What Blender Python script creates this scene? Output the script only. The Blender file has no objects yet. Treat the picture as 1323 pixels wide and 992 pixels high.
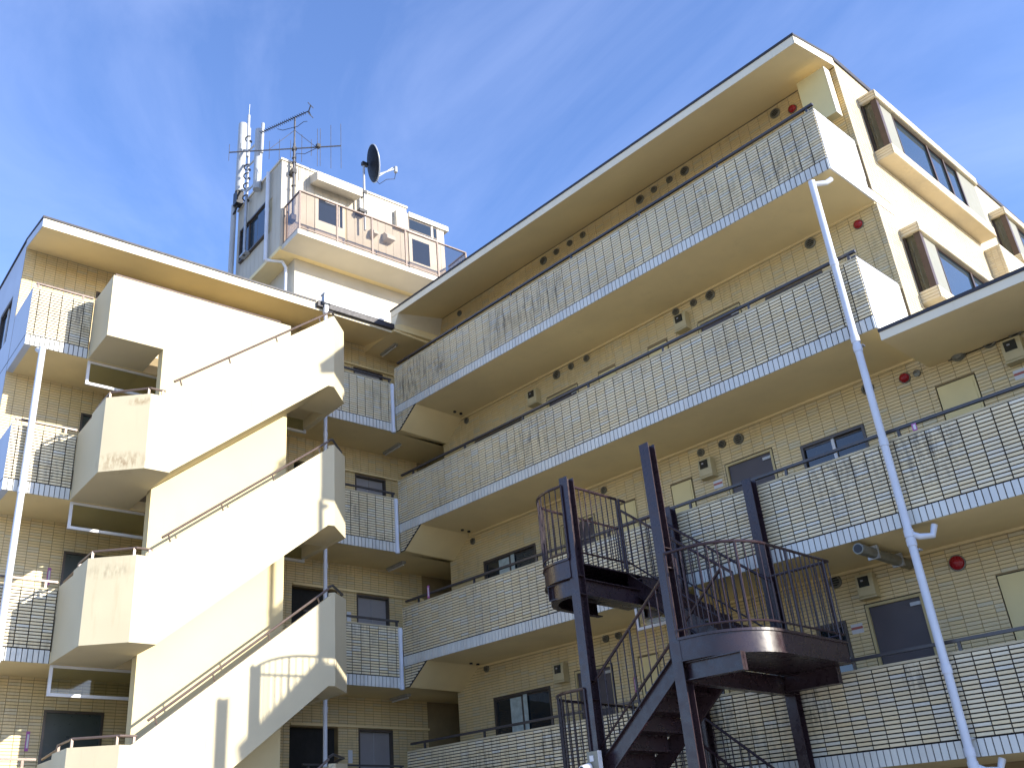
import bpy, math, random
from mathutils import Matrix, Vector
random.seed(7)
R_ = math.radians
scene = bpy.context.scene
COL = scene.collection

# ---------------------------------------------------------------- camera
cam_d = bpy.data.cameras.new('camera')
cam = bpy.data.objects.new('camera', cam_d); COL.objects.link(cam)
AX = ((0.637586, 0.769061, -0.045049), (0.366683, -0.25153, 0.895699), (0.677515, -0.587604, -0.442373))
M = Matrix.Identity(4)
for j in range(3):
    for i in range(3):
        M[i][j] = AX[j][i]
M[0][3], M[1][3], M[2][3] = 15.818335, -12.740453, 2.121177
cam.matrix_world = M
cam_d.sensor_fit = 'HORIZONTAL'; cam_d.sensor_width = 36.0
cam_d.lens = 1246.98 * 36.0 / 1323.0
cam_d.shift_x = (661.5 - 549.67) / 1323.0
cam_d.shift_y = (504.92 - 496.0) / 1323.0
cam_d.clip_start = 0.1; cam_d.clip_end = 3000
scene.camera = cam

# ---------------------------------------------------------------- world, sun, exposure
SUN_AZ, SUN_EL = 19.8, 18.6          # azimuth measured from +X towards +Y
w = bpy.data.worlds.new('World'); scene.world = w; w.use_nodes = True
nt = w.node_tree; nt.nodes.clear()
out = nt.nodes.new('ShaderNodeOutputWorld'); bg = nt.nodes.new('ShaderNodeBackground')
sky = nt.nodes.new('ShaderNodeTexSky'); sky.sky_type = 'NISHITA'; sky.sun_disc = False
sky.sun_elevation = R_(SUN_EL); sky.sun_rotation = R_(90 - SUN_AZ)
sky.altitude = 50; sky.air_density = 1.0; sky.dust_density = 0.3; sky.ozone_density = 3.0
bg.inputs['Strength'].default_value = 0.135
# thin cirrus wisps laid over the whole dome
tc = nt.nodes.new('ShaderNodeTexCoord'); mp = nt.nodes.new('ShaderNodeMapping')
mp.inputs['Rotation'].default_value = (0.3, 0.5, 0.6); mp.inputs['Scale'].default_value = (0.8, 2.0, 2.2)
n1 = nt.nodes.new('ShaderNodeTexNoise'); n1.inputs['Scale'].default_value = 1.5; n1.inputs['Detail'].default_value = 9
n1.inputs['Roughness'].default_value = 0.58; n1.inputs['Distortion'].default_value = 0.7
r1 = nt.nodes.new('ShaderNodeMapRange'); r1.inputs[1].default_value = 0.42; r1.inputs[2].default_value = 0.85
r1.inputs[3].default_value = 0.0; r1.inputs[4].default_value = 0.24
mx = nt.nodes.new('ShaderNodeMix'); mx.data_type = 'RGBA'
mx.inputs['B'].default_value = (4.6, 5.0, 5.6, 1)
L = nt.links.new
L(tc.outputs['Generated'], mp.inputs['Vector']); L(mp.outputs['Vector'], n1.inputs['Vector'])
L(n1.outputs['Fac'], r1.inputs[0]); L(r1.outputs[0], mx.inputs['Factor']); L(sky.outputs['Color'], mx.inputs['A'])
tint = nt.nodes.new('ShaderNodeMix'); tint.data_type = 'RGBA'; tint.blend_type = 'MULTIPLY'; tint.inputs['Factor'].default_value = 1.0
tint.inputs['B'].default_value = (0.92, 0.94, 1.16, 1)
L(mx.outputs['Result'], tint.inputs['A']); L(tint.outputs['Result'], bg.inputs['Color']); L(bg.outputs['Background'], out.inputs['Surface'])
sd = bpy.data.lights.new('sun', 'SUN'); sd.energy = 3.6; sd.angle = R_(0.53); sd.color = (1.0, 0.93, 0.80)
sun = bpy.data.objects.new('sun', sd); COL.objects.link(sun)
sv = Vector((math.cos(R_(SUN_EL)) * math.cos(R_(SUN_AZ)), math.cos(R_(SUN_EL)) * math.sin(R_(SUN_AZ)), math.sin(R_(SUN_EL))))
sun.rotation_euler = sv.to_track_quat('Z', 'Y').to_euler(); sun.location = sv * 40
vs = scene.view_settings
vs.view_transform = 'Standard'; vs.look = 'None'; vs.exposure = 1.36; vs.gamma = 1.0; vs.use_curve_mapping = False

# ---------------------------------------------------------------- materials
def new_mat(name):
    m = bpy.data.materials.new(name); m.use_nodes = True
    n = m.node_tree; b = n.nodes['Principled BSDF']
    return m, n, b
def noise(n, scale, vec=None, detail=4, rough=0.55):
    t = n.nodes.new('ShaderNodeTexNoise'); t.inputs['Scale'].default_value = scale
    t.inputs['Detail'].default_value = detail; t.inputs['Roughness'].default_value = rough
    if vec: n.links.new(vec, t.inputs['Vector'])
    return t.outputs['Fac']
def pos(n, sc=(1, 1, 1)):
    g = n.nodes.new('ShaderNodeNewGeometry'); m = n.nodes.new('ShaderNodeMapping')
    m.inputs['Scale'].default_value = sc; n.links.new(g.outputs['Position'], m.inputs['Vector'])
    return m.outputs['Vector']
def maprange(n, v, a, b, c, d):
    t = n.nodes.new('ShaderNodeMapRange'); n.links.new(v, t.inputs[0])
    for i, x in enumerate((a, b, c, d)): t.inputs[i + 1].default_value = x
    return t.outputs[0]
def mixc(n, f, a, b, mode='MIX'):
    t = n.nodes.new('ShaderNodeMix'); t.data_type = 'RGBA'; t.blend_type = mode
    if isinstance(f, float): t.inputs['Factor'].default_value = f
    else: n.links.new(f, t.inputs['Factor'])
    for k, v in (('A', a), ('B', b)):
        if isinstance(v, tuple): t.inputs[k].default_value = (*v, 1)
        else: n.links.new(v, t.inputs[k])
    return t.outputs['Result']
def math_(n, op, a, b):
    t = n.nodes.new('ShaderNodeMath'); t.operation = op
    for i, v in enumerate((a, b)):
        if isinstance(v, (int, float)): t.inputs[i].default_value = v
        else: n.links.new(v, t.inputs[i])
    return t.outputs[0]
def bump(n, b, h, strength, dist=0.01):
    t = n.nodes.new('ShaderNodeBump'); t.inputs['Strength'].default_value = strength; t.inputs['Distance'].default_value = dist
    n.links.new(h, t.inputs['Height']); n.links.new(t.outputs['Normal'], b.inputs['Normal'])

def paint(name, col, rough=0.65, var=0.12, scale=1.2, streak=0.0, streak_col=(0.25, 0.17, 0.09), bmp=0.15, bscale=60, metallic=0.0, spec=0.4, rust=()):
    m, n, b = new_mat(name)
    v = noise(n, scale, pos(n), 5)
    dark = tuple(c * (1 - var) for c in col); light = tuple(min(1, c * (1 + var * 0.6)) for c in col)
    c = mixc(n, maprange(n, v, 0.3, 0.7, 0, 1), dark, light)
    if streak > 0:
        s = noise(n, 3.0, pos(n, (1.6, 1.6, 0.22)), 6, 0.65)
        k = noise(n, 0.45, pos(n), 2)
        f = math_(n, 'MULTIPLY', maprange(n, s, 0.56, 0.78, 0, streak), maprange(n, k, 0.42, 0.62, 0, 1))
        c = mixc(n, f, c, streak_col)
    for (ctr, rad, scol) in rust:
        gg = n.nodes.new('ShaderNodeNewGeometry'); mpv = n.nodes.new('ShaderNodeVectorMath'); mpv.operation = 'SUBTRACT'
        n.links.new(gg.outputs['Position'], mpv.inputs[0]); mpv.inputs[1].default_value = ctr
        ms_ = n.nodes.new('ShaderNodeVectorMath'); ms_.operation = 'MULTIPLY'; n.links.new(mpv.outputs[0], ms_.inputs[0]); ms_.inputs[1].default_value = (1, 1, 3.2)
        ln = n.nodes.new('ShaderNodeVectorMath'); ln.operation = 'LENGTH'; n.links.new(ms_.outputs[0], ln.inputs[0])
        st = noise(n, 9.0, pos(n, (1.5, 1.5, 0.6)), 6, 0.65)
        c = mixc(n, math_(n, 'MULTIPLY', maprange(n, ln.outputs['Value'], rad * 0.3, rad, 0.85, 0), maprange(n, st, 0.42, 0.66, 0, 1)), c, scol)
    n.links.new(c, b.inputs['Base Color'])
    rr = noise(n, scale * 4, pos(n), 3)
    n.links.new(maprange(n, rr, 0.3, 0.7, rough - 0.08, rough + 0.08), b.inputs['Roughness'])
    b.inputs['Metallic'].default_value = metallic; b.inputs['Specular IOR Level'].default_value = spec
    if bmp: bump(n, b, noise(n, bscale, pos(n), 3), bmp, 0.004)
    return m

def tile_mat(name, cols, stain=0.6, rough=0.42, spots=()):
    """glazed wall tile: each tile picks its own shade, mould stains run down over groups of tiles"""
    m, n, b = new_mat(name)
    g = n.nodes.new('ShaderNodeNewGeometry'); o = n.nodes.new('ShaderNodeObjectInfo')
    r = math_(n, 'FRACT', math_(n, 'ADD', g.outputs['Random Per Island'], math_(n, 'MULTIPLY', o.outputs['Random'], 7.31)), 0)
    ramp = n.nodes.new('ShaderNodeValToRGB'); ramp.color_ramp.interpolation = 'LINEAR'
    e = ramp.color_ramp.elements
    while len(e) < len(cols): e.new(0.5)
    for i, (p_, c_) in enumerate(cols): e[i].position = p_; e[i].color = (*c_, 1)
    n.links.new(r, ramp.inputs['Fac'])
    big = noise(n, 0.9, pos(n), 3)
    c = mixc(n, 1.0, ramp.outputs['Color'], mixc(n, maprange(n, big, 0.3, 0.7, 0, 1), (0.86, 0.86, 0.86), (1.06, 1.05, 1.02)), 'MULTIPLY')
    s = noise(n, 5.0, pos(n, (2.6, 2.6, 0.42)), 7, 0.7)
    k = noise(n, 0.55, pos(n, (1, 1, 1.3)), 3)
    reg = maprange(n, k, 0.46, 0.66, 0, 1)
    for (ctr, rad) in spots:
        gg = n.nodes.new('ShaderNodeNewGeometry'); vd = n.nodes.new('ShaderNodeVectorMath'); vd.operation = 'DISTANCE'
        n.links.new(gg.outputs['Position'], vd.inputs[0]); vd.inputs[1].default_value = ctr
        reg = math_(n, 'MAXIMUM', reg, maprange(n, vd.outputs['Value'], rad * 0.35, rad, 1.3, 0))
    f = math_(n, 'MULTIPLY', maprange(n, s, 0.46, 0.67, 0, stain), reg)
    c = mixc(n, f, c, (0.045, 0.042, 0.038))
    n.links.new(c, b.inputs['Base Color'])
    b.inputs['Roughness'].default_value = rough; b.inputs['Specular IOR Level'].default_value = 0.45
    bump(n, b, noise(n, 35, pos(n), 3), 0.12, 0.004)
    return m

CREAM = [(0.0, (0.73, 0.61, 0.38)), (0.35, (0.76, 0.66, 0.45)), (0.70, (0.74, 0.66, 0.47)), (0.90, (0.70, 0.65, 0.52)), (1.0, (0.67, 0.66, 0.58))]
WALLC = [(0.0, (0.70, 0.555, 0.29)), (0.45, (0.73, 0.59, 0.33)), (0.8, (0.69, 0.565, 0.33)), (1.0, (0.63, 0.56, 0.38))]
MT = {
    'tile': tile_mat('parapet_tile_glaze', CREAM, 0.72, 0.42, [((0.6, 0, 12.25), 0.6), ((11.1, 0, 6.75), 0.6), ((8.78, 0, 3.85), 0.4), ((7.25, 0, 3.9), 0.45), ((1.6, 0, 12.2), 0.4), ((3.6, 0, 12.3), 0.5), ((5.2, 0, 12.3), 0.45), ((10.2, 0, 4.0), 0.25)]),
    'wall_tile': tile_mat('wall_tile_glaze', WALLC, 0.25),
    'end_tile': tile_mat('end_wall_tile_glaze', [(0.0, (0.66, 0.55, 0.36)), (0.5, (0.70, 0.61, 0.43)), (1.0, (0.62, 0.54, 0.38))], 0.2),
    'band': tile_mat('white_band_tile_glaze', [(0.0, (0.58, 0.60, 0.59)), (0.5, (0.66, 0.68, 0.66)), (1.0, (0.62, 0.62, 0.59))], 0.3, 0.3),
    'grout': paint('dark_grout', (0.018, 0.015, 0.014), 0.9, 0.25, 4),
    'wall_grout': paint('wall_grout', (0.27, 0.205, 0.11), 0.85, 0.25, 3),
    'end_grout': paint('end_wall_grout', (0.40, 0.33, 0.22), 0.85, 0.2, 3),
    'cap': paint('cap_mortar', (0.52, 0.45, 0.30), 0.8, 0.2, 3, 0.5, (0.08, 0.07, 0.06)),
    'soffit': paint('soffit_paint', (0.80, 0.66, 0.37), 0.8, 0.10, 0.8, 0.15, (0.30, 0.22, 0.12), 0.25, 90),
    'roof_soffit': paint('eaves_paint', (0.80, 0.66, 0.38), 0.8, 0.08, 0.8, 0.1, (0.30, 0.22, 0.12), 0.25, 90),
    'fascia': paint('fascia_paint', (0.74, 0.68, 0.54), 0.7, 0.08, 1.5, 0.25, (0.35, 0.27, 0.16)),
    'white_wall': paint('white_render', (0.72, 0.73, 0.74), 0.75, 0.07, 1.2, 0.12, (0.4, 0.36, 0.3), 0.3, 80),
    'end_white_blue_shade': paint('white_render_blue_shade', (0.50, 0.57, 0.70), 0.7, 0.08, 1.2, 0.15, (0.3, 0.3, 0.3), 0.3, 80),  # white end wall; blue of its sky-lit shade put into the base colour
    'stair': paint('stair_render', (0.58, 0.51, 0.345), 0.8, 0.07, 1.1, 0.35, (0.40, 0.25, 0.12), 0.35, 70, rust=[((1.27, -6.93, 8.42), 0.62, (0.22, 0.12, 0.05)), ((1.45, -6.75, 9.5), 0.3, (0.3, 0.2, 0.1)), ((1.30, -6.95, 6.55), 0.5, (0.36, 0.3, 0.2))]),
    'spine': paint('spine_render', (0.64, 0.55, 0.33), 0.8, 0.05, 1.0, 0.15, (0.45, 0.32, 0.16), 0.35, 70),
    'roof_edge': paint('dark_roof_edging', (0.035, 0.033, 0.04), 0.5, 0.2, 4),
    'roof_top': paint('roof_membrane', (0.22, 0.22, 0.22), 0.9, 0.2, 2),
    'rail': paint('dark_bronze_rail', (0.055, 0.050, 0.052), 0.38, 0.2, 6, spec=0.6),
    'bronze': paint('bronze_anodised_rail', (0.15, 0.11, 0.09), 0.35, 0.15, 6, metallic=0.3, spec=0.6),
    'steel': paint('brown_steel_paint', (0.030, 0.017, 0.022), 0.30, 0.2, 3, 0.0, (0.06, 0.032, 0.02), 0.05, 40, spec=0.5),
    'pvc': paint('pvc_pipe', (0.60, 0.64, 0.72), 0.4, 0.08, 3, 0.3, (0.3, 0.28, 0.25)),
    'white_frame': paint('white_aluminium', (0.66, 0.68, 0.72), 0.4, 0.06, 4),
    'alu': paint('dark_aluminium', (0.10, 0.085, 0.075), 0.35, 0.15, 6, metallic=0.3),
    'brown_alu': paint('brown_aluminium', (0.085, 0.055, 0.04), 0.4, 0.15, 6, metallic=0.2),
    'grey_panel': paint('grey_beige_panel', (0.22, 0.22, 0.18), 0.6, 0.06, 2),
    'door': paint('dark_door_paint', (0.085, 0.075, 0.085), 0.45, 0.12, 3),
    'door_green': paint('dark_green_door_paint', (0.05, 0.065, 0.062), 0.35, 0.12, 3),
    'door_frame': paint('door_frame_paint', (0.52, 0.43, 0.22), 0.5, 0.1, 3),
    'closet': paint('cupboard_door_paint', (0.74, 0.62, 0.31), 0.5, 0.06, 2),
    'lift': paint('lift_door_paint', (0.30, 0.29, 0.30), 0.4, 0.05, 3),
    'dark': paint('dark_opening', (0.02, 0.02, 0.02), 0.8, 0.2, 3),
    'steel_light': paint('galvanised_steel', (0.42, 0.43, 0.44), 0.45, 0.15, 8, metallic=0.5),
    'ant_dark': paint('weathered_aluminium', (0.10, 0.10, 0.11), 0.5, 0.2, 8, metallic=0.4),
    'black': paint('black_plastic', (0.02, 0.02, 0.022), 0.4, 0.2, 6),
    'ant_white': paint('antenna_white', (0.40, 0.42, 0.44), 0.4, 0.05, 4),
    'dish_back': paint('dish_back_grey', (0.012, 0.014, 0.02), 0.6, 0.1, 4, spec=0.12),
    'red': paint('red_lamp', (0.30, 0.012, 0.02), 0.25, 0.1, 8),
    'vent_rim': paint('vent_metal', (0.20, 0.20, 0.17), 0.4, 0.2, 9, metallic=0.4),
    'box': paint('meter_box_paint', (0.52, 0.45, 0.27), 0.5, 0.1, 4),
    'sticker': paint('notice_white', (0.62, 0.62, 0.64), 0.5, 0.05, 6),
    'sticker_red': paint('notice_red', (0.40, 0.12, 0.09), 0.5, 0.05, 6),
    'pink': paint('magenta_tag', (0.42, 0.12, 0.36), 0.5, 0.1, 6),
    'pent': paint('penthouse_board', (0.50, 0.46, 0.38), 0.75, 0.10, 1.5, 0.3, (0.36, 0.28, 0.19), 0.2, 60),
    'pent_trim': paint('penthouse_trim', (0.58, 0.54, 0.46), 0.6, 0.06, 2),
    'curtain': paint('curtain_cloth', (0.45, 0.52, 0.50), 0.9, 0.25, 9),
    'bounce_concrete': paint('courtyard_bounce_concrete', (0.42, 0.385, 0.32), 0.9, 0.15, 0.7, 0, bmp=0.4),  # unseen concrete paving, made pale so bounced sun brightens the soffits
    'earth': paint('ground_earth', (0.26, 0.23, 0.17), 0.95, 0.25, 0.2),
}
def glass_mat(name, col, rough=0.03, mixv=None):
    m, n, b = new_mat(name)
    b.inputs['Base Color'].default_value = (*col, 1); b.inputs['Roughness'].default_value = rough
    b.inputs['Specular IOR Level'].default_value = 0.9
    if mixv is not None:
        t = n.nodes.new('ShaderNodeBsdfTransparent'); t.inputs['Color'].default_value = (*mixv, 1)
        gl = n.nodes.new('ShaderNodeBsdfGlossy'); gl.inputs['Roughness'].default_value = rough; gl.inputs['Color'].default_value = (0.9, 0.9, 0.9, 1)
        fr = n.nodes.new('ShaderNodeLayerWeight'); fr.inputs['Blend'].default_value = 0.5
        pw = math_(n, 'POWER', fr.outputs['Facing'], 4.0); fc = maprange(n, pw, 0, 1, 0.035, 0.75)
        ms = n.nodes.new('ShaderNodeMixShader')
        n.links.new(fc, ms.inputs[0]); n.links.new(t.outputs[0], ms.inputs[1]); n.links.new(gl.outputs[0], ms.inputs[2])
        n.links.new(ms.outputs[0], n.nodes['Material Output'].inputs['Surface'])
    else:
        bump(n, b, noise(n, 2.0, pos(n), 2), 0.04, 0.05)
    return m
MT['glass'] = glass_mat('window_glass', (0.015, 0.022, 0.028))
MT['glass_blue'] = glass_mat('bay_glass', (0.02, 0.035, 0.05), 0.02)
MT['bal_glass'] = glass_mat('bronze_balcony_glass', (0, 0, 0), 0.03, (0.80, 0.76, 0.72))
MT['screen_glass'] = glass_mat('screen_glass', (0, 0, 0), 0.05, (0.72, 0.75, 0.70))

# ---------------------------------------------------------------- mesh helpers
class MB:
    def __init__(s): s.v = []; s.f = []
    def poly(s, pts):
        i = len(s.v); s.v += [tuple(p) for p in pts]; s.f.append(tuple(range(i, i + len(pts))))
    def box(s, x0, x1, y0, y1, z0, z1):
        i = len(s.v)
        s.v += [(x0, y0, z0), (x1, y0, z0), (x1, y1, z0), (x0, y1, z0), (x0, y0, z1), (x1, y0, z1), (x1, y1, z1), (x0, y1, z1)]
        for q in ((0, 3, 2, 1), (4, 5, 6, 7), (0, 1, 5, 4), (1, 2, 6, 5), (2, 3, 7, 6), (3, 0, 4, 7)):
            s.f.append(tuple(i + k for k in q))
        return s
    def prism(s, a, b):
        """loft between two equal polygons (lists of points) with end caps"""
        n = len(a); i = len(s.v); s.v += [tuple(p) for p in a] + [tuple(p) for p in b]
        s.f.append(tuple(i + k for k in reversed(range(n)))); s.f.append(tuple(i + n + k for k in range(n)))
        for k in range(n):
            l = (k + 1) % n; s.f.append((i + k, i + l, i + n + l, i + n + k))
        return s
    def ext_x(s, yz, x0, x1): return s.prism([(x0, y, z) for y, z in yz], [(x1, y, z) for y, z in yz])
    def ext_y(s, xz, y0, y1): return s.prism([(x, y0, z) for x, z in xz], [(x, y1, z) for x, z in xz])
    def ext_z(s, xy, z0, z1): return s.prism([(x, y, z0) for x, y in xy], [(x, y, z1) for x, y in xy])
    def tube(s, pts, r, n=8, cap=True):
        pts = [Vector(p) for p in pts]; rings = []; up = Vector((0, 0, 1))
        rs = r if isinstance(r, (list, tuple)) else [r] * len(pts)
        for k, p in enumerate(pts):
            if k == 0: d = pts[1] - p
            elif k == len(pts) - 1: d = p - pts[k - 1]
            else: d = (pts[k + 1] - p).normalized() + (p - pts[k - 1]).normalized()
            d.normalize()
            a = d.cross(up)
            if a.length < 1e-3: a = d.cross(Vector((1, 0, 0)))
            a.normalize(); b = d.cross(a)
            i = len(s.v); rings.append(i)
            for q in range(n):
                t = 2 * math.pi * q / n
                s.v.append(tuple(p + a * (rs[k] * math.cos(t)) + b * (rs[k] * math.sin(t))))
        for a, b in zip(rings, rings[1:]):
            for q in range(n):
                l = (q + 1) % n; s.f.append((a + q, a + l, b + l, b + q))
        if cap:
            s.f.append(tuple(rings[0] + q for q in reversed(range(n)))); s.f.append(tuple(rings[-1] + q for q in range(n)))
        return s
    def strip(s, path, t, z0, z1):
        """vertical wall of thickness t (to the left of the path) following a 2D path; z may be lists"""
        n = len(path); off = []
        for k in range(n):
            p = Vector(path[k]); ds = []
            if k > 0: ds.append((p - Vector(path[k - 1])).normalized())
            if k < n - 1: ds.append((Vector(path[k + 1]) - p).normalized())
            nn = [Vector((-d.y, d.x)) for d in ds]; m = sum(nn, Vector((0, 0))); m.normalize()
            off.append(p + m * (t / max(0.3, m.dot(nn[0]))))
        Z0 = z0 if isinstance(z0, (list, tuple)) else [z0] * n; Z1 = z1 if isinstance(z1, (list, tuple)) else [z1] * n
        i = len(s.v)
        for k in range(n):
            a, b = path[k], off[k]
            s.v += [(a[0], a[1], Z0[k]), (b[0], b[1], Z0[k]), (b[0], b[1], Z1[k]), (a[0], a[1], Z1[k])]
        for k in range(n - 1):
            a = i + 4 * k; b = a + 4
            for q in range(4):
                l = (q + 1) % 4; s.f.append((a + q, b + q, b + l, a + l))
        s.f.append((i, i + 1, i + 2, i + 3)); e = i + 4 * (n - 1); s.f.append((e + 3, e + 2, e + 1, e))
        return s
    def disc(s, c, r, ax, depth, n=20, r2=None):
        """short cylinder or cone along axis ax from point c"""
        c = Vector(c); d = Vector(ax).normalized()
        return s.tube([c, c + d * depth], [r, r if r2 is None else r2], n)
    def mesh(s, name):
        m = bpy.data.meshes.new(name); m.from_pydata(s.v, [], s.f); m.update()
        return m
    def build(s, name, mat, parent=None, smooth=False, loc=None, kind=None):
        m = s.mesh(name)
        import bmesh as _b
        bm = _b.new(); bm.from_mesh(m); _b.ops.recalc_face_normals(bm, faces=bm.faces); bm.to_mesh(m); bm.free()
        m.materials.append(MT[mat])
        if smooth:
            for p_ in m.polygons: p_.use_smooth = True
            try: m.set_sharp_from_angle(angle=R_(35))
            except Exception: pass
        o = bpy.data.objects.new(name, m); COL.objects.link(o)
        if parent: o.parent = parent
        if loc: o.location = loc
        if kind: o['kind'] = kind
        return o
def bx(name, mat, parent, *a): return MB().box(*a).build(name, mat, parent)

ANG = -0.07797
def lw(x, y, z=0):      # left-wing frame -> world
    c, s_ = math.cos(ANG), math.sin(ANG)
    return (c * x - s_ * y, s_ * x + c * y, z)
def thing(name, label, cat, loc=(0, 0, 0), rz=0.0, group=None):
    o = bpy.data.objects.new(name, None); COL.objects.link(o); o.empty_display_size = 0.2
    o.location = loc; o.rotation_euler = (0, 0, rz); tag(o, label, cat, group)
    return o
def tag(o, label, cat, group=None):
    o['label'] = label; o['category'] = cat
    if group: o['group'] = group
    return o
def dup(root, loc, rz=None, label=None, group=None):
    r = root.copy(); COL.objects.link(r); r.location = loc
    if rz is not None: r.rotation_euler = (0, 0, rz)
    if label: r['label'] = label
    if group: r['group'] = group
    for ch in list(root.children):
        c = ch.copy(); COL.objects.link(c); c.parent = r
        for g in list(ch.children):
            d = g.copy(); COL.objects.link(d); d.parent = c
    return r

# tile fields ------------------------------------------------------------------
def tile_rects(u0, u1, v0, v1, pu, pv, ju, jv, holes=(), clip=None, phase=0.0):
    """rectangles of a stack-bonded tile field, cut round holes"""
    res = []; nu = int(math.ceil((u1 - u0 + phase) / pu)); nv = int(round((v1 - v0) / pv)); pv = (v1 - v0) / nv
    for i in range(nu):
        a = max(u0, u0 - phase + i * pu); b = min(u1, u0 - phase + (i + 1) * pu) - ju
        for j in range(nv):
            c = v0 + j * pv + jv * 0.5; d = c + pv - jv
            segs = [(a, b)]
            for (h0, h1, g0, g1) in holes:
                if d > g0 and c < g1:
                    ns = []
                    for (s0, s1) in segs:
                        if s1 <= h0 or s0 >= h1: ns.append((s0, s1)); continue
                        if s0 < h0: ns.append((s0, h0))
                        if s1 > h1: ns.append((h1, s1))
                    segs = ns
            for (s0, s1) in segs:
                if clip: s1 = min(s1, clip((c + d) / 2))
                if s1 - s0 > 0.012: res.append((s0, s1, c, d))
    return res
def tiles_into(mb, rects, face, plane, depth):
    """face: 'y-' (u=x), 'x+' (u=y), 'y-' etc; plane is the outer face coordinate"""
    V, F = mb.v, mb.f
    for (a, b, c, d) in rects:
        i = len(V); e = min(0.0022, (d - c) * 0.2)
        if face == 'y-':
            V += [(a, plane + depth, c), (b, plane + depth, c), (b, plane + depth, d), (a, plane + depth, d),
                  (a + e, plane, c + e), (b - e, plane, c + e), (b - e, plane, d - e), (a + e, plane, d - e)]
        else:
            V += [(plane - depth, a, c), (plane - depth, b, c), (plane - depth, b, d), (plane - depth, a, d),
                  (plane, a + e, c + e), (plane, b - e, c + e), (plane, b - e, d - e), (plane, a + e, d - e)]
        F.append((i + 4, i + 5, i + 6, i + 7))
        for k in range(4):
            l = (k + 1) % 4; F.append((i + k, i + l, i + 4 + l, i + 4 + k))
_tm = {}
def tile_objects(rects, name, face, plane, depth, mat, parent):
    """each rectangle an object of its own, alike tiles share one mesh"""
    for (a, b, c, d) in rects:
        key = (name, face, round(b - a, 4), round(d - c, 4), mat)
        if key not in _tm:
            mb = MB(); tiles_into(mb, [(0, b - a, 0, d - c)], face, 0.0, depth)
            m = mb.mesh(name); m.materials.append(MT[mat])
            import bmesh as _b
            bm = _b.new(); bm.from_mesh(m)
            for f in bm.faces:
                pass
            _b.ops.recalc_face_normals(bm, faces=bm.faces); bm.to_mesh(m); bm.free(); _tm[key] = m
        o = bpy.data.objects.new(name, _tm[key]); COL.objects.link(o); o.parent = parent
        j = random.uniform(-0.0008, 0.0008)
        o.location = (a, plane + j, c) if face == 'y-' else (plane + j, a, c)
def build_tiles(mb, name, mat, parent):
    o = mb.build(name, mat, parent, kind='stuff')
    return o
def wall_holes(mb, u0, u1, z0, z1, holes, face, plane, depth):
    """sheet wall with openings and their reveals"""
    us = sorted({u0, u1, *[h for q in holes for h in q[:2]]}); zs = sorted({z0, z1, *[h for q in holes for h in q[2:]]})
    P = (lambda u, z, d=0: (u, plane + d, z)) if face == 'y-' else (lambda u, z, d=0: (plane - d, u, z))
    for a, b in zip(us, us[1:]):
        for c, d in zip(zs, zs[1:]):
            m_, k_ = (a + b) / 2, (c + d) / 2
            if any(h[0] < m_ < h[1] and h[2] < k_ < h[3] for h in holes): continue
            mb.poly([P(a, c), P(b, c), P(b, d), P(a, d)])
    for (a, b, c, d) in holes:
        for q in (((a, c), (a, d)), ((b, c), (b, d)), ((a, d), (b, d)), ((a, c), (b, c))):
            (p0, q0), (p1, q1) = q
            mb.poly([P(p0, q0), P(p1, q1), P(p1, q1, depth), P(p0, q0, depth)])

# ---------------------------------------------------------------- ground
g = MB(); g.box(-400, 400, -400, 400, -0.5, 0.0)
o = g.build('ground', 'earth'); o['kind'] = 'structure'
g = MB(); g.box(-12, 34, -30, 1.2, 0.004, 0.03)
o = g.build('courtyard', 'bounce_concrete'); o['kind'] = 'structure'

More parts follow.
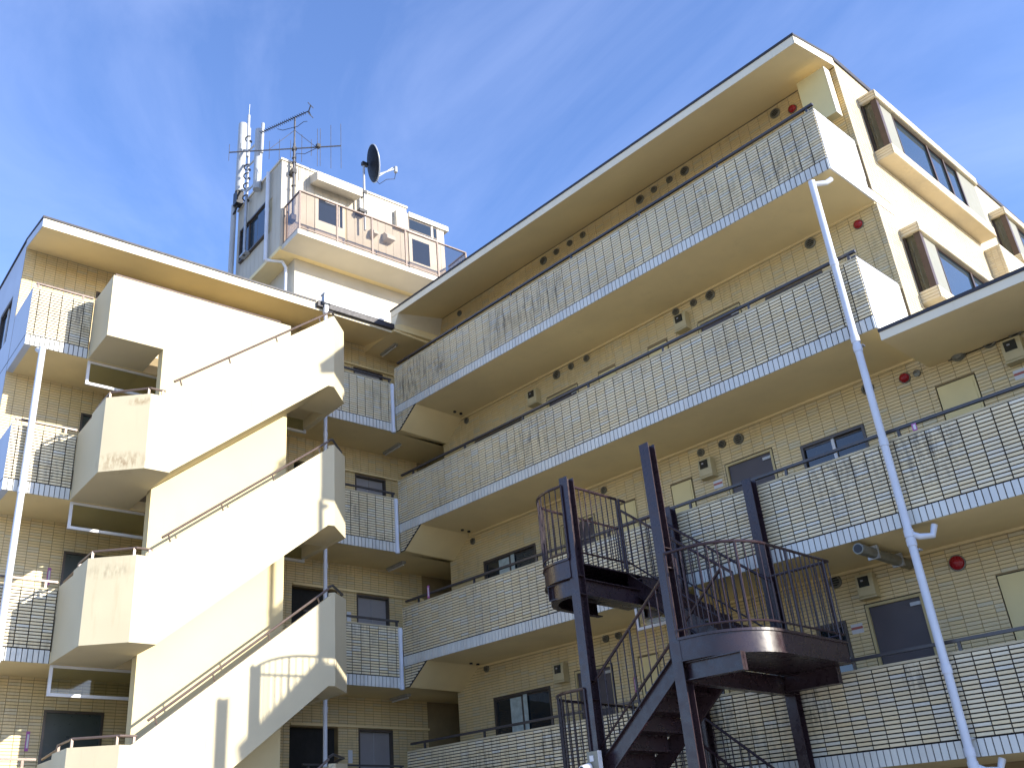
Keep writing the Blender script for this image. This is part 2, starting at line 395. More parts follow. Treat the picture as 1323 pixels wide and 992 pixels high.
# ---------------------------------------------------------------- right wing (world frame)
H = 2.85
LX = 10.955; EX = 14.85; D = 1.43
ZBB = {k: 11.545 - (5 - k) * H for k in range(1, 6)}      # underside of each white band
ZBT = {k: 11.747 - (5 - k) * H for k in range(1, 6)}
ZT = {k: 12.752 - (5 - k) * H for k in range(1, 6)}
PU, PV, BU = 0.2125, 0.0535, 0.0885
RW = thing('apartment_building', 'long yellow-tiled apartment wing with tiled balconies, bay windows and a lower stepped end', 'building')
TILE_BOX = {2: 10.05, 3: 11.30}      # beyond these x the tiles of a parapet are single objects (largest in view)
for k in (5, 4, 3, 2):
    xe = LX if k > 3 else EX
    zb, zt, zm = ZBB[k], ZT[k], ZBT[k]
    core = MB(); core.box(0.03, xe - 0.012, 0.012, 0.14, zb + 0.195, zt - 0.03); core.box(0.03, xe - 0.012, 0.012, 0.0138, zb + 0.002, zb + 0.194)
    par = core.build('parapet', 'grout', RW)
    cap = MB(); cap.box(0.025, xe - 0.004, 0.002, 0.15, zt - 0.03, zt); cap.build('cap', 'cap', par)
    rects = tile_rects(0.03, xe, zm + 0.012, zt - 0.034, PU, PV, 0.014, 0.0140, phase=0.12)
    if k in TILE_BOX:
        x0 = TILE_BOX[k]
        near = [r for r in rects if x0 < r[0] < 12.2]; far = [r for r in rects if not (x0 < r[0] < 12.2)]
        tile_objects(near, 'tile', 'y-', 0.0, 0.012, 'tile', par)
    else: far = rects
    mb = MB(); tiles_into(mb, far, 'y-', 0.0, 0.012); build_tiles(mb, 'tile_field', 'tile', par)
    band = tile_rects(0.03, xe, zb, zm, BU, zm - zb, 0.011, 0.002)
    if k in (2, 3): near = [r for r in band if 5.0 < r[0] < 12.4]
    elif k == 4: near = [r for r in band if r[0] > 1.0]
    else: near = []
    ids = set(near); far = [r for r in band if r not in ids]
    tile_objects(near, 'band_tile', 'y-', -0.004, 0.016, 'band', par)
    if far:
        mb = MB(); tiles_into(mb, far, 'y-', -0.004, 0.016); build_tiles(mb, 'band_field', 'band', par)
    # rail on short posts, set back on the parapet
    rl = MB(); rl.box(0.08, xe - (0.02 if k > 3 else 0), 0.045, 0.095, zt + 0.115, zt + 0.155)
    rail = rl.build('handrail', 'rail', par)
    x = 0.5
    while x < xe:
        bx('rail_post', 'rail', rail, x - 0.02, x + 0.02, 0.055, 0.085, zt, zt + 0.116); x += 1.72
    # slab behind the band
    sl = MB(); sl.box(0.0, xe - 0.022, 0.014, D + 0.05, zb + 0.004, zb + 0.19); sl.build('floor_slab', 'soffit', RW)
    if k >= 3:      # cove strip where soffit meets wall
        bx('cove_strip', 'soffit', RW, 0.75, xe - 0.02, D - 0.035, D - 0.001, zb - 0.035, zb + 0.003)
    # haunch down to the other wing's level at the inner corner
    zl = zb - 0.43
    hb = MB(); hb.ext_y([(-0.02, zl), (0.17, zl), (0.75, zb + 0.003), (-0.02, zb + 0.003)], 0.016, D)
    hz = hb.build('haunch', 'soffit', RW)
    rr = tile_rects(0.05, 0.75, zl + 0.01, zb - 0.004, PU, PV, 0.014, 0.0140, clip=lambda z, a=zl, b=zb: 0.17 + 0.58 * (z - a) / (b - a) - 0.03)
    mb = MB(); tiles_into(mb, rr, 'y-', 0.002, 0.012); build_tiles(mb, 'tile_field', 'tile', hz)
    bm_ = MB(); bm_.ext_y([(0.03, zl), (0.16, zl), (0.74, zb), (0.03, zb)], 0.012, 0.018); bm_.build('backing', 'grout', hz)
    eg = MB(); eg.prism([(0.155, -0.004, zl), (0.18, -0.004, zl), (0.76, -0.004, zb), (0.735, -0.004, zb)], [(0.155, 0.016, zl), (0.18, 0.016, zl), (0.76, 0.016, zb), (0.735, 0.016, zb)])
    eg.build('drip_edge', 'roof_edge', hz)
# plastered end parapets at the stepped end
for k in (5, 4):
    zb, zt, zm = ZBB[k], ZT[k], ZBT[k]
    e = MB(); e.box(LX - 0.13, LX, 0.016, 1.27, zm + 0.012, zt); ep = e.build('end_parapet', 'white_wall', RW)
    bx('panel', 'white_wall', ep, LX, LX + 0.012, 0.13, 1.26, zm + 0.16, zt - 0.03)
    bx('band', 'white_wall', ep, LX - 0.02, LX + 0.006, 0.0135, D + 0.6, zb, zm)
    bx('handrail', 'rail', ep, LX - 0.09, LX - 0.02, 0.03, 1.33, zt + 0.012, zt + 0.05)
# sloped eaves and main roof
rf = MB(); rf.ext_x([(0.0, 14.16), (0.0, 14.32), (D, 14.69), (D, 14.50)], 0.0, LX)
roof = rf.build('roof', 'roof_soffit', RW)
bx('fascia', 'fascia', roof, -0.006, LX + 0.006, -0.012, 0.0, 14.16, 14.32)
bx('edge_strip', 'roof_edge', roof, -0.02, LX + 0.03, -0.03, 0.05, 14.321, 14.365)
e = MB(); e.ext_x([(0.05, 14.335), (0.05, 14.378), (D, 14.735), (D, 14.695)], LX - 0.04, LX + 0.03); e.build('edge_strip', 'roof_edge', roof)
e = MB(); e.ext_x([(-0.012, 14.16), (-0.012, 14.32), (D, 14.69), (D, 14.50)], LX + 0.001, LX + 0.014); e.build('fascia', 'fascia', roof)
bx('edge_strip', 'roof_edge', roof, LX - 0.05, LX + 0.03, D, 12.0, 14.64, 14.735)
bx('roof_deck', 'roof_top', roof, -3.0, LX - 0.06, D + 0.02, 12.0, 14.5, 14.66)
hb = MB(); hb.prism([(-0.02, 0.001, 13.80), (0.06, 0.001, 13.80), (0.27, 0.001, 14.17), (-0.02, 0.001, 14.17)], [(-0.02, D + 0.02, 13.80), (0.06, D + 0.02, 13.80), (0.27, D + 0.02, 14.53), (-0.02, D + 0.02, 14.53)]); hz = hb.build('haunch', 'fascia', RW)
hb = MB(); hb.ext_y([(-0.03, 13.74), (0.10, 13.74), (0.10, 13.798), (-0.03, 13.798)], -0.01, D); hb.build('beam', 'soffit', hz)
# lower roof over the stepped end
rf = MB(); rf.box(LX + 0.02, EX, 0.0, D + 0.03, 8.47, 8.60); r2 = rf.build('lower_roof', 'roof_soffit', RW)
bx('fascia', 'fascia', r2, LX + 0.016, EX, -0.012, -0.001, 8.47, 8.60)
bx('edge_strip', 'roof_edge', r2, LX + 0.01, EX + 0.02, -0.03, 0.05, 8.601, 8.65)
bx('roof_deck', 'roof_top', r2, LX + 0.3, EX, D, 12.0, 8.45, 8.62)
# corridor wall per floor with its openings
DOORS = {5: [(3.42, 4.30), (7.31, 8.22)], 4: [(3.42, 4.30), (7.31, 8.22)], 3: [(3.42, 4.30), (7.31, 8.22), (12.45, 13.35)], 2: [(3.36, 4.26), (9.13, 9.98), (12.45, 13.35)]}
CLOS = {5: [(4.86, 5.32), (6.13, 6.60)], 4: [(4.86, 5.32), (6.13, 6.60)], 3: [(4.86, 5.32), (6.13, 6.60), (10.97, 11.54)], 2: [(4.86, 5.32), (6.13, 6.60), (10.99, 11.56)]}
WINS = {5: [(1.12, 2.68), (8.72, 9.81)], 4: [(1.12, 2.68), (8.72, 9.81)], 3: [(1.12, 2.68), (8.72, 9.81)], 2: [(1.12, 2.70), (8.30, 8.79)]}
def make_window(parent, a, b, z0, z1, face, plane, frame_mat='alu', n=2, curtain=False, glass='glass'):
    """sliding sash window set in an opening; parts: frame, sash, pane"""
    B = (lambda nm, mt, p_, u0, u1, d0, d1, q0, q1: bx(nm, mt, p_, u0, u1, plane + d0, plane + d1, q0, q1)) if face == 'y-' else \
        (lambda nm, mt, p_, u0, u1, d0, d1, q0, q1: bx(nm, mt, p_, plane - d1, plane - d0, u0, u1, q0, q1))
    t = 0.045
    wn = B('window', frame_mat, parent, a, b, -0.015, 0.10, z1 - t, z1)
    B('frame', frame_mat, wn, a, b, -0.02, 0.10, z0, z0 + t)
    B('frame', frame_mat, wn, a, a + t, -0.015, 0.10, z0 + t, z1 - t); B('frame', frame_mat, wn, b - t, b, -0.015, 0.10, z0 + t, z1 - t)
    wd = (b - a - 2 * t) / n
    for i in range(n):
        u0 = a + t + i * wd; u1 = u0 + wd; d = 0.03 + 0.025 * (i % 2)
        B('pane', glass, wn, u0 + 0.02, u1 - 0.02, d, d + 0.006, z0 + t, z1 - t)
        B('sash', 'white_frame' if face == 'y-' and b - a > 1.0 and b - a < 1.3 else frame_mat, wn, u1 - 0.034 if i < n - 1 else u1 - 0.02, u1 + (0.014 if i < n - 1 else 0), d - 0.012, d + 0.02, z0 + t, z1 - t)
        B('sash', frame_mat, wn, u0, u1 - 0.03, d - 0.012, d + 0.02, z1 - t - 0.03, z1 - t)
        B('sash', frame_mat, wn, u0, u1 - 0.03, d - 0.012, d + 0.02, z0 + t, z0 + t + 0.03)
    if curtain: B('curtain', 'curtain', wn, a + t + 0.25 * (b - a), a + t + 0.55 * (b - a), 0.022, 0.027, z0 + t, z1 - t)
    B('backing', 'dark', wn, a + 0.01, b - 0.01, 0.085, 0.095, z0 + 0.01, z1 - 0.01)
    return wn
for k in (5, 4, 3, 2):
    xe = LX - 0.001 if k > 3 else EX
    z0 = ZBB[k] + 0.19; z1 = (ZBB[k + 1] + 0.01 if k in (2, 4) else (14.50 if k == 5 else 8.70))
    top = {5: 13.83, 4: 10.97, 3: 8.14, 2: 5.30}[k]
    holes = [(a, b, z0, top) for a, b in DOORS[k] + CLOS[k]]
    holes += [(a, b, top - 1.05 if b < 3 else top - 0.95, top - 0.15) for a, b in WINS[k]]
    wl = MB(); wall_holes(wl, 0.03, xe, z0, z1, holes, 'y-', D + 0.009, 0.10)
    wall = wl.build('wall', 'wall_grout', RW)
    rects = tile_rects(0.03, xe, z0 + 1.0, z1 - (0.0 if k < 5 else 0.02), PU, PV, 0.006, 0.007, holes)
    mb = MB(); tiles_into(mb, rects, 'y-', D, 0.009); build_tiles(mb, 'tile_field', 'wall_tile', wall)
    for a, b in DOORS[k]:
        dr = bx('door', 'door', RW, a + 0.04, b - 0.04, D + 0.03, D + 0.07, z0, top - 0.04)
        bx('frame', 'door_frame', dr, a, b, D - 0.006, D + 0.09, top - 0.04, top)
        bx('frame', 'door_frame', dr, a, a + 0.04, D - 0.006, D + 0.09, z0, top - 0.04)
        bx('frame', 'door_frame', dr, b - 0.04, b, D - 0.006, D + 0.09, z0, top - 0.04)
        bx('gap', 'dark', dr, a - 0.012, b + 0.012, D - 0.0015, D + 0.012, top, top + 0.012)
        bx('gap', 'dark', dr, b, b + 0.014, D - 0.0015, D + 0.012, z0, top)
        bx('gap', 'dark', dr, a - 0.014, a, D - 0.0015, D + 0.012, z0, top)
        hd = MB(); hd.tube([(b - 0.12, D - 0.02, z0 + 1.0), (b - 0.12, D + 0.03, z0 + 1.0)], 0.03, 10); hd.build('handle', 'steel_light', dr)
        bx('closer', 'steel_light', dr, b - 0.20, b - 0.05, D + 0.005, D + 0.03, top - 0.15, top - 0.10)
        bx('backing', 'dark', dr, a, b, D + 0.095, D + 0.1, z0, top)
    for a, b in CLOS[k]:
        dr = bx('cupboard_door', 'closet', RW, a + 0.018, b - 0.018, D + 0.002, D + 0.03, z0, top - 0.016)
        bx('gap', 'dark', dr, a, b, D + 0.031, D + 0.04, z0, top)
        bx('panel', 'closet', dr, a + 0.05, b - 0.05, D - 0.006, D + 0.004, z0 + 0.05, top - 0.05)
    for i, (a, b) in enumerate(WINS[k]):
        lo = top - 1.05 if b < 3 else top - 0.95
        make_window(RW, a, b, lo, top - 0.15, 'y-', D, 'alu', 2 if b - a > 0.8 else 1, curtain=(b < 3 and k < 4))
bx('base_wall', 'wall_grout', RW, 0.03, EX, D + 0.01, D + 0.2, 0.0, ZBB[2] + 0.004)
# dark lift hall beyond the inner corner
for k in (5, 4, 3, 2, 1):
    zb = ZBB[k] - 0.43
    bx('hall_wall', 'soffit', RW, 0.01, 0.029, D + 0.02, 4.6, max(0, zb), zb + H)
    bx('hall_wall', 'soffit', RW, -1.6, 0.005, 4.6, 4.7, max(0, zb), zb + H)
# gable end wall with tiles
ew = MB(); wall_holes(ew, D, 6.22, 8.3, 14.64, [(2.10, 6.18, 12.70, 13.98), (2.10, 6.18, 9.86, 11.12)], 'x+', LX - 0.009, 0.12)
ewo = ew.build('end_wall', 'end_grout', RW)
mb = MB()
tiles_into(mb, tile_rects(D, 6.21, 8.31, 14.635, 0.112, 0.0535, 0.004, 0.006, [(2.06, 6.22, 12.66, 14.1), (2.06, 6.22, 9.8, 11.25), (D - 0.1, 2.05, ZBB[5] - 0.003, ZBT[5] + 0.003), (D - 0.1, 2.05, ZBB[4] - 0.003, ZBT[4] + 0.003)]), 'x+', LX, 0.009)
build_tiles(mb, 'tile_field', 'end_tile', ewo)
ew = MB(); ew.box(LX - 0.12, LX - 0.002, 6.225, 12.0, 12.5, 14.64); ew.box(LX - 0.5, LX + 0.29, 6.225, 12.0, 8.3, 12.52); ew2 = ew.build('end_wall', 'end_tile', RW)
mb = MB(); tiles_into(mb, tile_rects(LX + 0.005, LX + 0.285, 8.7, 12.5, 0.112, 0.0535, 0.004, 0.006), 'y-', 6.216, 0.009); build_tiles(mb, 'tile_field', 'end_tile', ew2)
bx('end_wall', 'end_tile', RW, EX - 0.1, EX + 0.003, 0.016, 12.0, 0.0, 8.46)
bx('back_wall', 'white_wall', RW, -1.6, EX - 0.11, 11.9, 12.0, 0.0, 8.44); bx('back_wall', 'white_wall', RW, -1.6, LX - 0.61, 11.9, 11.99, 8.45, 14.49)
ts = MB(); ts.box(LX - 0.6, LX - 0.14, D + 0.13, 12.0, 8.3, 8.5); ts.build('end_core', 'end_grout', RW)
bx('corner_pier', 'end_grout', RW, LX - 0.4, LX - 0.0135, D + 0.11, D + 0.3, 8.3, 14.5)
def bay(y0, y1, zc0, zc1, zs0, zs1):
    XB = 11.25
    b = bx('bay_window', 'end_tile', RW, LX - 0.05, XB, y0, y1, zc0, zc1)
    bx('sill', 'end_tile', b, LX - 0.05, XB, y0, y1, zs0, zs1)
    for (a, c) in ((zc0, zc1), (zs0, zs1)):
        mb = MB(); tiles_into(mb, tile_rects(LX + 0.003, XB - 0.002, a + 0.002, c - 0.002, 0.30, 0.055, 0.003, 0.012), 'y-', y0 - 0.012, 0.012); build_tiles(mb, 'tile_field', 'end_tile', b)
        mb = MB(); tiles_into(mb, tile_rects(y0 - 0.01, y1, a + 0.002, c - 0.002, 0.112, 0.055, 0.004, 0.008), 'x+', XB + 0.012, 0.012); build_tiles(mb, 'tile_field', 'end_tile', b)
    z0, z1 = zs1, zc0
    bx('corner_post', 'brown_alu', b, XB - 0.12, XB - 0.02, y0 + 0.03, y0 + 0.13, z0, z1)
    bx('pane', 'screen_glass', b, LX + 0.03, XB - 0.12, y0 + 0.06, y0 + 0.066, z0, z1)
    bx('frame', 'brown_alu', b, LX, LX + 0.03, y0 + 0.04, y0 + 0.09, z0, z1)
    X = XB - 0.05; L_ = y1 - y0
    segs = [('panel', 'grey_panel', y0 + 0.13, y0 + 0.13 + 0.56)]
    bx('panel', 'grey_panel', b, X - 0.02, X, y0 + 0.135, y0 + 0.68, z0, z1)
    u = y0 + 0.68; cuts = [u, y0 + 2.02, y0 + 2.70, y0 + 3.28] if L_ > 3.6 else [u, y1 - 0.3]
    for a, c in zip(cuts, cuts[1:]):
        bx('pane', 'glass_blue', b, X - 0.035, X - 0.029, a + 0.03, c - 0.03, z0 + 0.03, z1 - 0.03)
        bx('mullion', 'brown_alu', b, X - 0.05, X, a - 0.03, a + 0.03, z0, z1)
        bx('rail', 'brown_alu', b, X - 0.05, X - 0.005, a + 0.03, c - 0.03, z1 - 0.035, z1); bx('rail', 'brown_alu', b, X - 0.05, X - 0.005, a + 0.03, c - 0.03, z0, z0 + 0.035)
    bx('mullion', 'brown_alu', b, X - 0.05, X, cuts[-1] - 0.03, cuts[-1] + 0.03, z0, z1)
    bx('panel', 'grey_panel', b, X - 0.02, X, cuts[-1] + 0.03, y1 - 0.02, z0, z1)
    bx('interior', 'dark', b, LX - 0.10, LX - 0.09, y0 + 0.02, y1, z0, z1)
    bx('blind', 'sticker', b, LX + 0.05, LX + 0.058, y0 + 0.2, y0 + 0.9, z0, z1)
bay(2.05, 6.2, 13.93, 14.10, 12.67, 12.885)
bay(2.05, 6.2, 11.08, 11.25, 9.80, 10.02)
bay(7.45, 11.0, 13.80, 13.97, 12.63, 12.80)

# ---------------------------------------------------------------- left wing (own frame)
W = 8.212; DL = 1.30
LBB = {k: 11.111 - (5 - k) * H for k in range(0, 6)}
LBT = {k: 11.325 - (5 - k) * H for k in range(1, 6)}
LT = {k: 12.356 - (5 - k) * H for k in range(1, 6)}
LW = thing('apartment_building', 'yellow-tiled apartment wing with blue-shaded white end wall behind the cream concrete stair', 'building', (0, 0, 0), ANG)
ntile = 0
for k in (5, 4, 3, 2):
    zb, zm, zt = LBB[k], LBT[k], LT[k]
    for (a, b) in ((-W, -7.06), (-2.28, -0.03)):
        core = MB(); core.box(-0.14, -0.012, a + 0.008, b, zb + 0.195, zt - 0.03); core.box(-0.0155, -0.012, a + 0.008, b, zb + 0.002, zb + 0.194); par = core.build('parapet', 'grout', LW)
        bx('cap', 'cap', par, -0.15, -0.002, a + 0.004, b, zt - 0.03, zt)
        rects = tile_rects(a, b, zm + 0.012, zt - 0.034, PU, PV, 0.014, 0.0140, phase=0.08 if b < -3 else 0.0)
        if b < -3 and k > 2:
            near = rects[:300 - ntile]; ntile += len(near); rest = rects[len(near):]
            tile_objects(near, 'tile', 'x+', 0.0, 0.012, 'tile', par)
        else: rest = rects
        if rest:
            mb = MB(); tiles_into(mb, rest, 'x+', 0.0, 0.012); build_tiles(mb, 'tile_field', 'tile', par)
        band = tile_rects(a, b, zb, zm, BU, zm - zb, 0.011, 0.002)
        tile_objects(band, 'band_tile', 'x+', 0.004, 0.016, 'band', par)
        rail = bx('handrail', 'bronze' if b < -3 else 'rail', par, -0.10, -0.055, a + (0.06 if b < -3 else 0), b, zt + 0.115, zt + 0.15)
        for y in ((a + 0.10, b - 0.2) if b < -3 else (a + 0.12, b - 0.05)):
            bx('rail_post', 'bronze' if b < -3 else 'rail', rail, -0.095, -0.06, y - 0.02, y + 0.02, zt, zt + 0.116)
    bx('floor_slab', 'soffit', LW, -DL - 0.05, -0.016, -W + 0.02, 4.4, zb + 0.004, zb + 0.19)
    bx('slab_edge', 'soffit', LW, -0.015, -0.001, -7.06, -2.29, zb, zb + 0.19)
    # end parapet and slab edge of the white end
    ep = bx('end_parapet', 'end_white_blue_shade', LW, -DL + 0.02, -0.016, -W, -W + 0.12, zb, zt)
    bx('groove', 'grout', ep, -DL, -0.016, -W - 0.003, -W - 0.0005, zm - 0.01, zm + 0.004)
    # hanging glass smoke screen under the slab along the stair
    if k > 1:
        sc = bx('smoke_screen', 'white_frame', LW, -0.10, -0.055, -7.02, -2.29, zb - 0.50, zb - 0.45)
        bx('frame', 'white_frame', sc, -0.10, -0.055, -7.02, -6.97, zb - 0.45, zb + 0.0); bx('frame', 'white_frame', sc, -0.10, -0.055, -2.34, -2.29, zb - 0.45, zb)
        bx('frame', 'white_frame', sc, -0.095, -0.06, -6.97, -2.34, zb - 0.045, zb)
        bx('pane', 'screen_glass', sc, -0.083, -0.077, -6.97, -2.34, zb - 0.45, zb - 0.045)
for k in (5, 4, 3, 2):
    zb = LBB[k]; z0 = zb + 0.19; z1 = LBB[k + 1] + 0.01 if k < 5 else 13.99
    top = zb + 2.32
    holes = [(-6.70, -5.65, z0, top), (-1.91, -0.79, z0, top - 0.10), (-0.30, 0.56, z0, top - 0.10)]
    wl = MB(); wall_holes(wl, -W + 0.0, 4.4, z0, z1, holes, 'x+', -DL - 0.009, 0.16)
    wall = wl.build('wall', 'wall_grout', LW)
    mb = MB(); tiles_into(mb, tile_rects(-W + 0.005, 1.5, z0 + 0.9, z1, PU, PV, 0.006, 0.007, holes), 'x+', -DL, 0.009); build_tiles(mb, 'tile_field', 'wall_tile', wall)
    dr = bx('door', 'door_green', LW, -DL - 0.07, -DL - 0.03, -6.66, -5.69, z0, top - 0.04)
    for q in ((-6.70, -6.66), (-5.69, -5.65)): bx('frame', 'alu', dr, -DL - 0.09, -DL + 0.012, q[0], q[1], z0, top)
    bx('frame', 'alu', dr, -DL - 0.09, -DL + 0.012, -6.66, -5.69, top - 0.04, top)
    bx('backing', 'dark', LW, -DL - 0.17, -DL - 0.16, -1.91, -0.79, z0, top)
    lf = bx('lift_door', 'lift', LW, -DL - 0.12, -DL - 0.09, -0.26, 0.125, z0, top - 0.14); bx('leaf', 'lift', lf, -DL - 0.12, -DL - 0.09, 0.135, 0.52, z0, top - 0.14)
    bx('frame', 'alu', lf, -DL - 0.14, -DL + 0.01, -0.30, 0.56, top - 0.14, top - 0.10)
    for q in ((-0.30, -0.265), (0.525, 0.56)): bx('frame', 'alu', lf, -DL - 0.14, -DL + 0.006, q[0], q[1], z0, top - 0.14)
    bx('header', 'soffit', LW, -DL + 0.0005, -DL + 0.05, -1.91, 1.5, top - 0.075, top - 0.03)
    bx('call_panel', 'white_frame', LW, -DL, -DL + 0.02, -0.56, -0.46, zb + 1.55, zb + 1.80)
# sloped eaves
rf = MB(); rf.ext_y([(0.0, 13.74), (0.0, 13.94), (-DL, 14.19), (-DL, 13.99)], -W, 0.02); roofL = rf.build('roof', 'roof_soffit', LW)
bx('fascia', 'fascia', roofL, 0.0, 0.012, -W - 0.006, -2.1, 13.74, 13.93); bx('fascia', 'fascia', roofL, 0.0, 0.012, -2.1, 0.02, 13.74, 13.80)
bx('edge_strip', 'roof_edge', roofL, -0.06, 0.03, -W - 0.03, -2.1, 13.94, 13.985)
e = MB(); e.ext_y([(0.012, 13.74), (0.012, 13.93), (-DL, 14.19), (-DL, 13.99)], -W - 0.014, -W - 0.001); e.build('fascia', 'end_white_blue_shade', roofL)
e = MB(); e.ext_y([(0.02, 13.945), (0.02, 13.985), (-DL, 14.235), (-DL, 14.195)], -W - 0.03, -W + 0.06); e.build('edge_strip', 'roof_edge', roofL)
bx('edge_strip', 'roof_edge', roofL, -12, -DL, -W - 0.03, -W + 0.06, 14.19, 14.235)
bx('roof_deck', 'roof_top', roofL, -12, -DL - 0.005, -W + 0.07, 6.0, 14.0, 14.17)
bx('roof_slab', 'roof_soffit', roofL, -DL - 0.004, 0.12, 0.021, 4.4, 13.80, 13.98)
gt = MB(); gt.box(0.0125, 0.11, -2.1, 0.0, 13.80, 13.93); gut = gt.build('gutter', 'roof_edge', roofL)
bx('rim', 'white_frame', gut, 0.012, 0.125, -2.05, -0.3, 13.931, 13.965)
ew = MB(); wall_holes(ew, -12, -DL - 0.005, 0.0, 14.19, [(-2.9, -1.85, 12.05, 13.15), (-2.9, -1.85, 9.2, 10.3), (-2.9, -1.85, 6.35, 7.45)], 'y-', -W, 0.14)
ewl = ew.build('end_wall', 'end_white_blue_shade', LW)
for z in (12.05, 9.2, 6.35): make_window(LW, -2.9, -1.85, z, z + 1.1, 'y-', -W + 0.03, 'alu')
for k in (5, 4, 3): bx('groove', 'grout', ewl, -12, -DL, -W - 0.003, -W - 0.0004, LBT[k] - 0.01, LBT[k] + 0.004)
bx('base_wall', 'wall_grout', LW, -DL - 0.2, -DL - 0.01, -W + 0.01, 4.4, 0.0, LBB[2])

# ---------------------------------------------------------------- concrete stair (left-wing frame)
ST = thing('concrete_staircase', 'cream concrete outdoor staircase with zigzag solid parapets on the tiled wing', 'staircase', (0, 0, 0), ANG)
XO = 2.07; TH = 0.12
def rail_run(parent, pts, mat='bronze', r=0.022):
    m = MB(); m.tube(pts, r, 8); return m.build('handrail', mat, parent, True)
def bracket(parent, p, d=0.10, mat='bronze'):
    m = MB(); m.tube([(p[0] - 0.0, p[1] + 0.045, p[2] - d), p], 0.014, 6); m.build('bracket', mat, parent)
for k in (1, 2, 3, 4):
    zb = LBB[k]
    top = lambda y: zb + 4.05 + 0.757 * (y + 2.80)
    # left landing
    ld = MB(); ld.ext_z([(0.001, -7.04), (1.54, -7.05), (2.05, -6.46), (2.05, -6.02), (1.09, -6.02), (0.86, -5.98), (0.001, -5.98)], zb, zb + 0.2)
    land = ld.build('landing', 'stair', ST)
    m = MB(); m.strip([(0.002, -7.05), (0.78, -7.057)], TH, zb - 0.004, zb + 1.29); m.build('parapet', 'stair', land)
    m = MB(); m.strip([(0.781, -7.057), (1.54, -7.065), (XO, -6.47), (XO, -6.30)], TH, zb - 0.004, zb + 1.37); m.build('parapet', 'stair', land)
    # sloping outer parapet
    yt = -6.30
    m = MB(); m.ext_x([(-6.299, zb - 0.004), (-6.05, zb - 0.004), (-2.97, zb + 2.401), (-2.837, zb + 2.41), (-2.837, top(-2.837)), (yt + 0.001, zb + 1.37)], XO - TH, XO)
    fl = m.build('flight', 'stair', ST)
    sl = [(-6.05, zb + 0.004), (-2.97, zb + 2.405), (-2.97, zb + 2.62)]
    n = 13
    for i in range(n):
        y1 = -2.97 - i * (3.08 / n); z1 = zb + 2.62 - (i + 1) * (2.42 / n)
        sl += [(y1, z1), (y1 - 3.08 / n, z1)]
    m = MB(); m.ext_x(sl, 1.075, XO - TH - 0.001); m.build('steps', 'stair', fl)
    # right landing with chamfered end
    ld = MB(); ld.ext_z([(0.86, -2.972), (2.05, -2.972), (2.05, -2.84), (1.52, -2.29), (0.86, -2.29)], zb + 2.41, zb + 2.62); l2 = ld.build('landing', 'stair', ST)
    m = MB(); m.strip([(XO, -2.8365), (1.53, -2.28), (0.002, -2.277)], TH, zb + 2.405, [top(-2.8365), zb + 4.08, zb + 4.08]); m.build('parapet', 'stair', l2)
    bx('steps', 'stair', l2, 0.001, 0.859, -3.3, -2.4, zb + 2.62, zb + 2.84)
    # rails
    rr = rail_run(fl, [(2.01, -6.05, top(-6.05) + 0.14), (2.01, -2.93, top(-2.93) + 0.14)])
    for y in (-5.95, -5.05, -4.1, -3.15): bracket(rr, (2.01, y, top(y) + 0.13), 0.13)
    rl = rail_run(land, [(0.0, -6.98, zb + 1.37), (0.74, -6.98, zb + 1.43), (0.80, -6.985, zb + 1.49), (1.50, -6.99, zb + 1.50), (2.01, -6.45, zb + 1.50), (2.01, -6.2, zb + 1.50)])
    for p_ in ((1.50, -6.99, zb + 1.5), (1.98, -6.48, zb + 1.5), (2.01, -6.24, zb + 1.5), (0.85, -6.99, zb + 1.49)):
        m = MB(); m.box(p_[0] - 0.018, p_[0] + 0.018, p_[1] - 0.018, p_[1] + 0.018, p_[2] - 0.13, p_[2]); m.build('bracket', 'bronze', rl)
    rail_run(l2, [(2.0, -2.93, zb + 4.12), (1.97, -2.82, zb + 4.17), (1.50, -2.34, zb + 4.17), (1.2, -2.34, zb + 4.14)], 'rail', 0.024)
zb = LBB[5]
sp = bx('spine_wall', 'spine', ST, 0.85, 1.07, -5.97, -3.34, 0.0, zb - 0.001)
bl = MB(); bl.box(0.002, 1.07, -7.04, -5.97, zb, zb + 0.2); bl.box(0.85, 1.07, -5.97, -3.29, zb + 0.0005, zb + 0.2)
top5 = bl.build('landing', 'stair', ST)
m = MB(); m.strip([(0.002, -7.041), (1.071, -7.041), (1.071, -3.29)], TH, zb + 0.001, zb + 1.30); m.build('parapet', 'stair', top5)
rail_run(top5, [(0.02, -6.98, zb + 1.36), (1.01, -6.98, zb + 1.36), (1.01, -3.5, zb + 1.36)], 'bronze', 0.022)

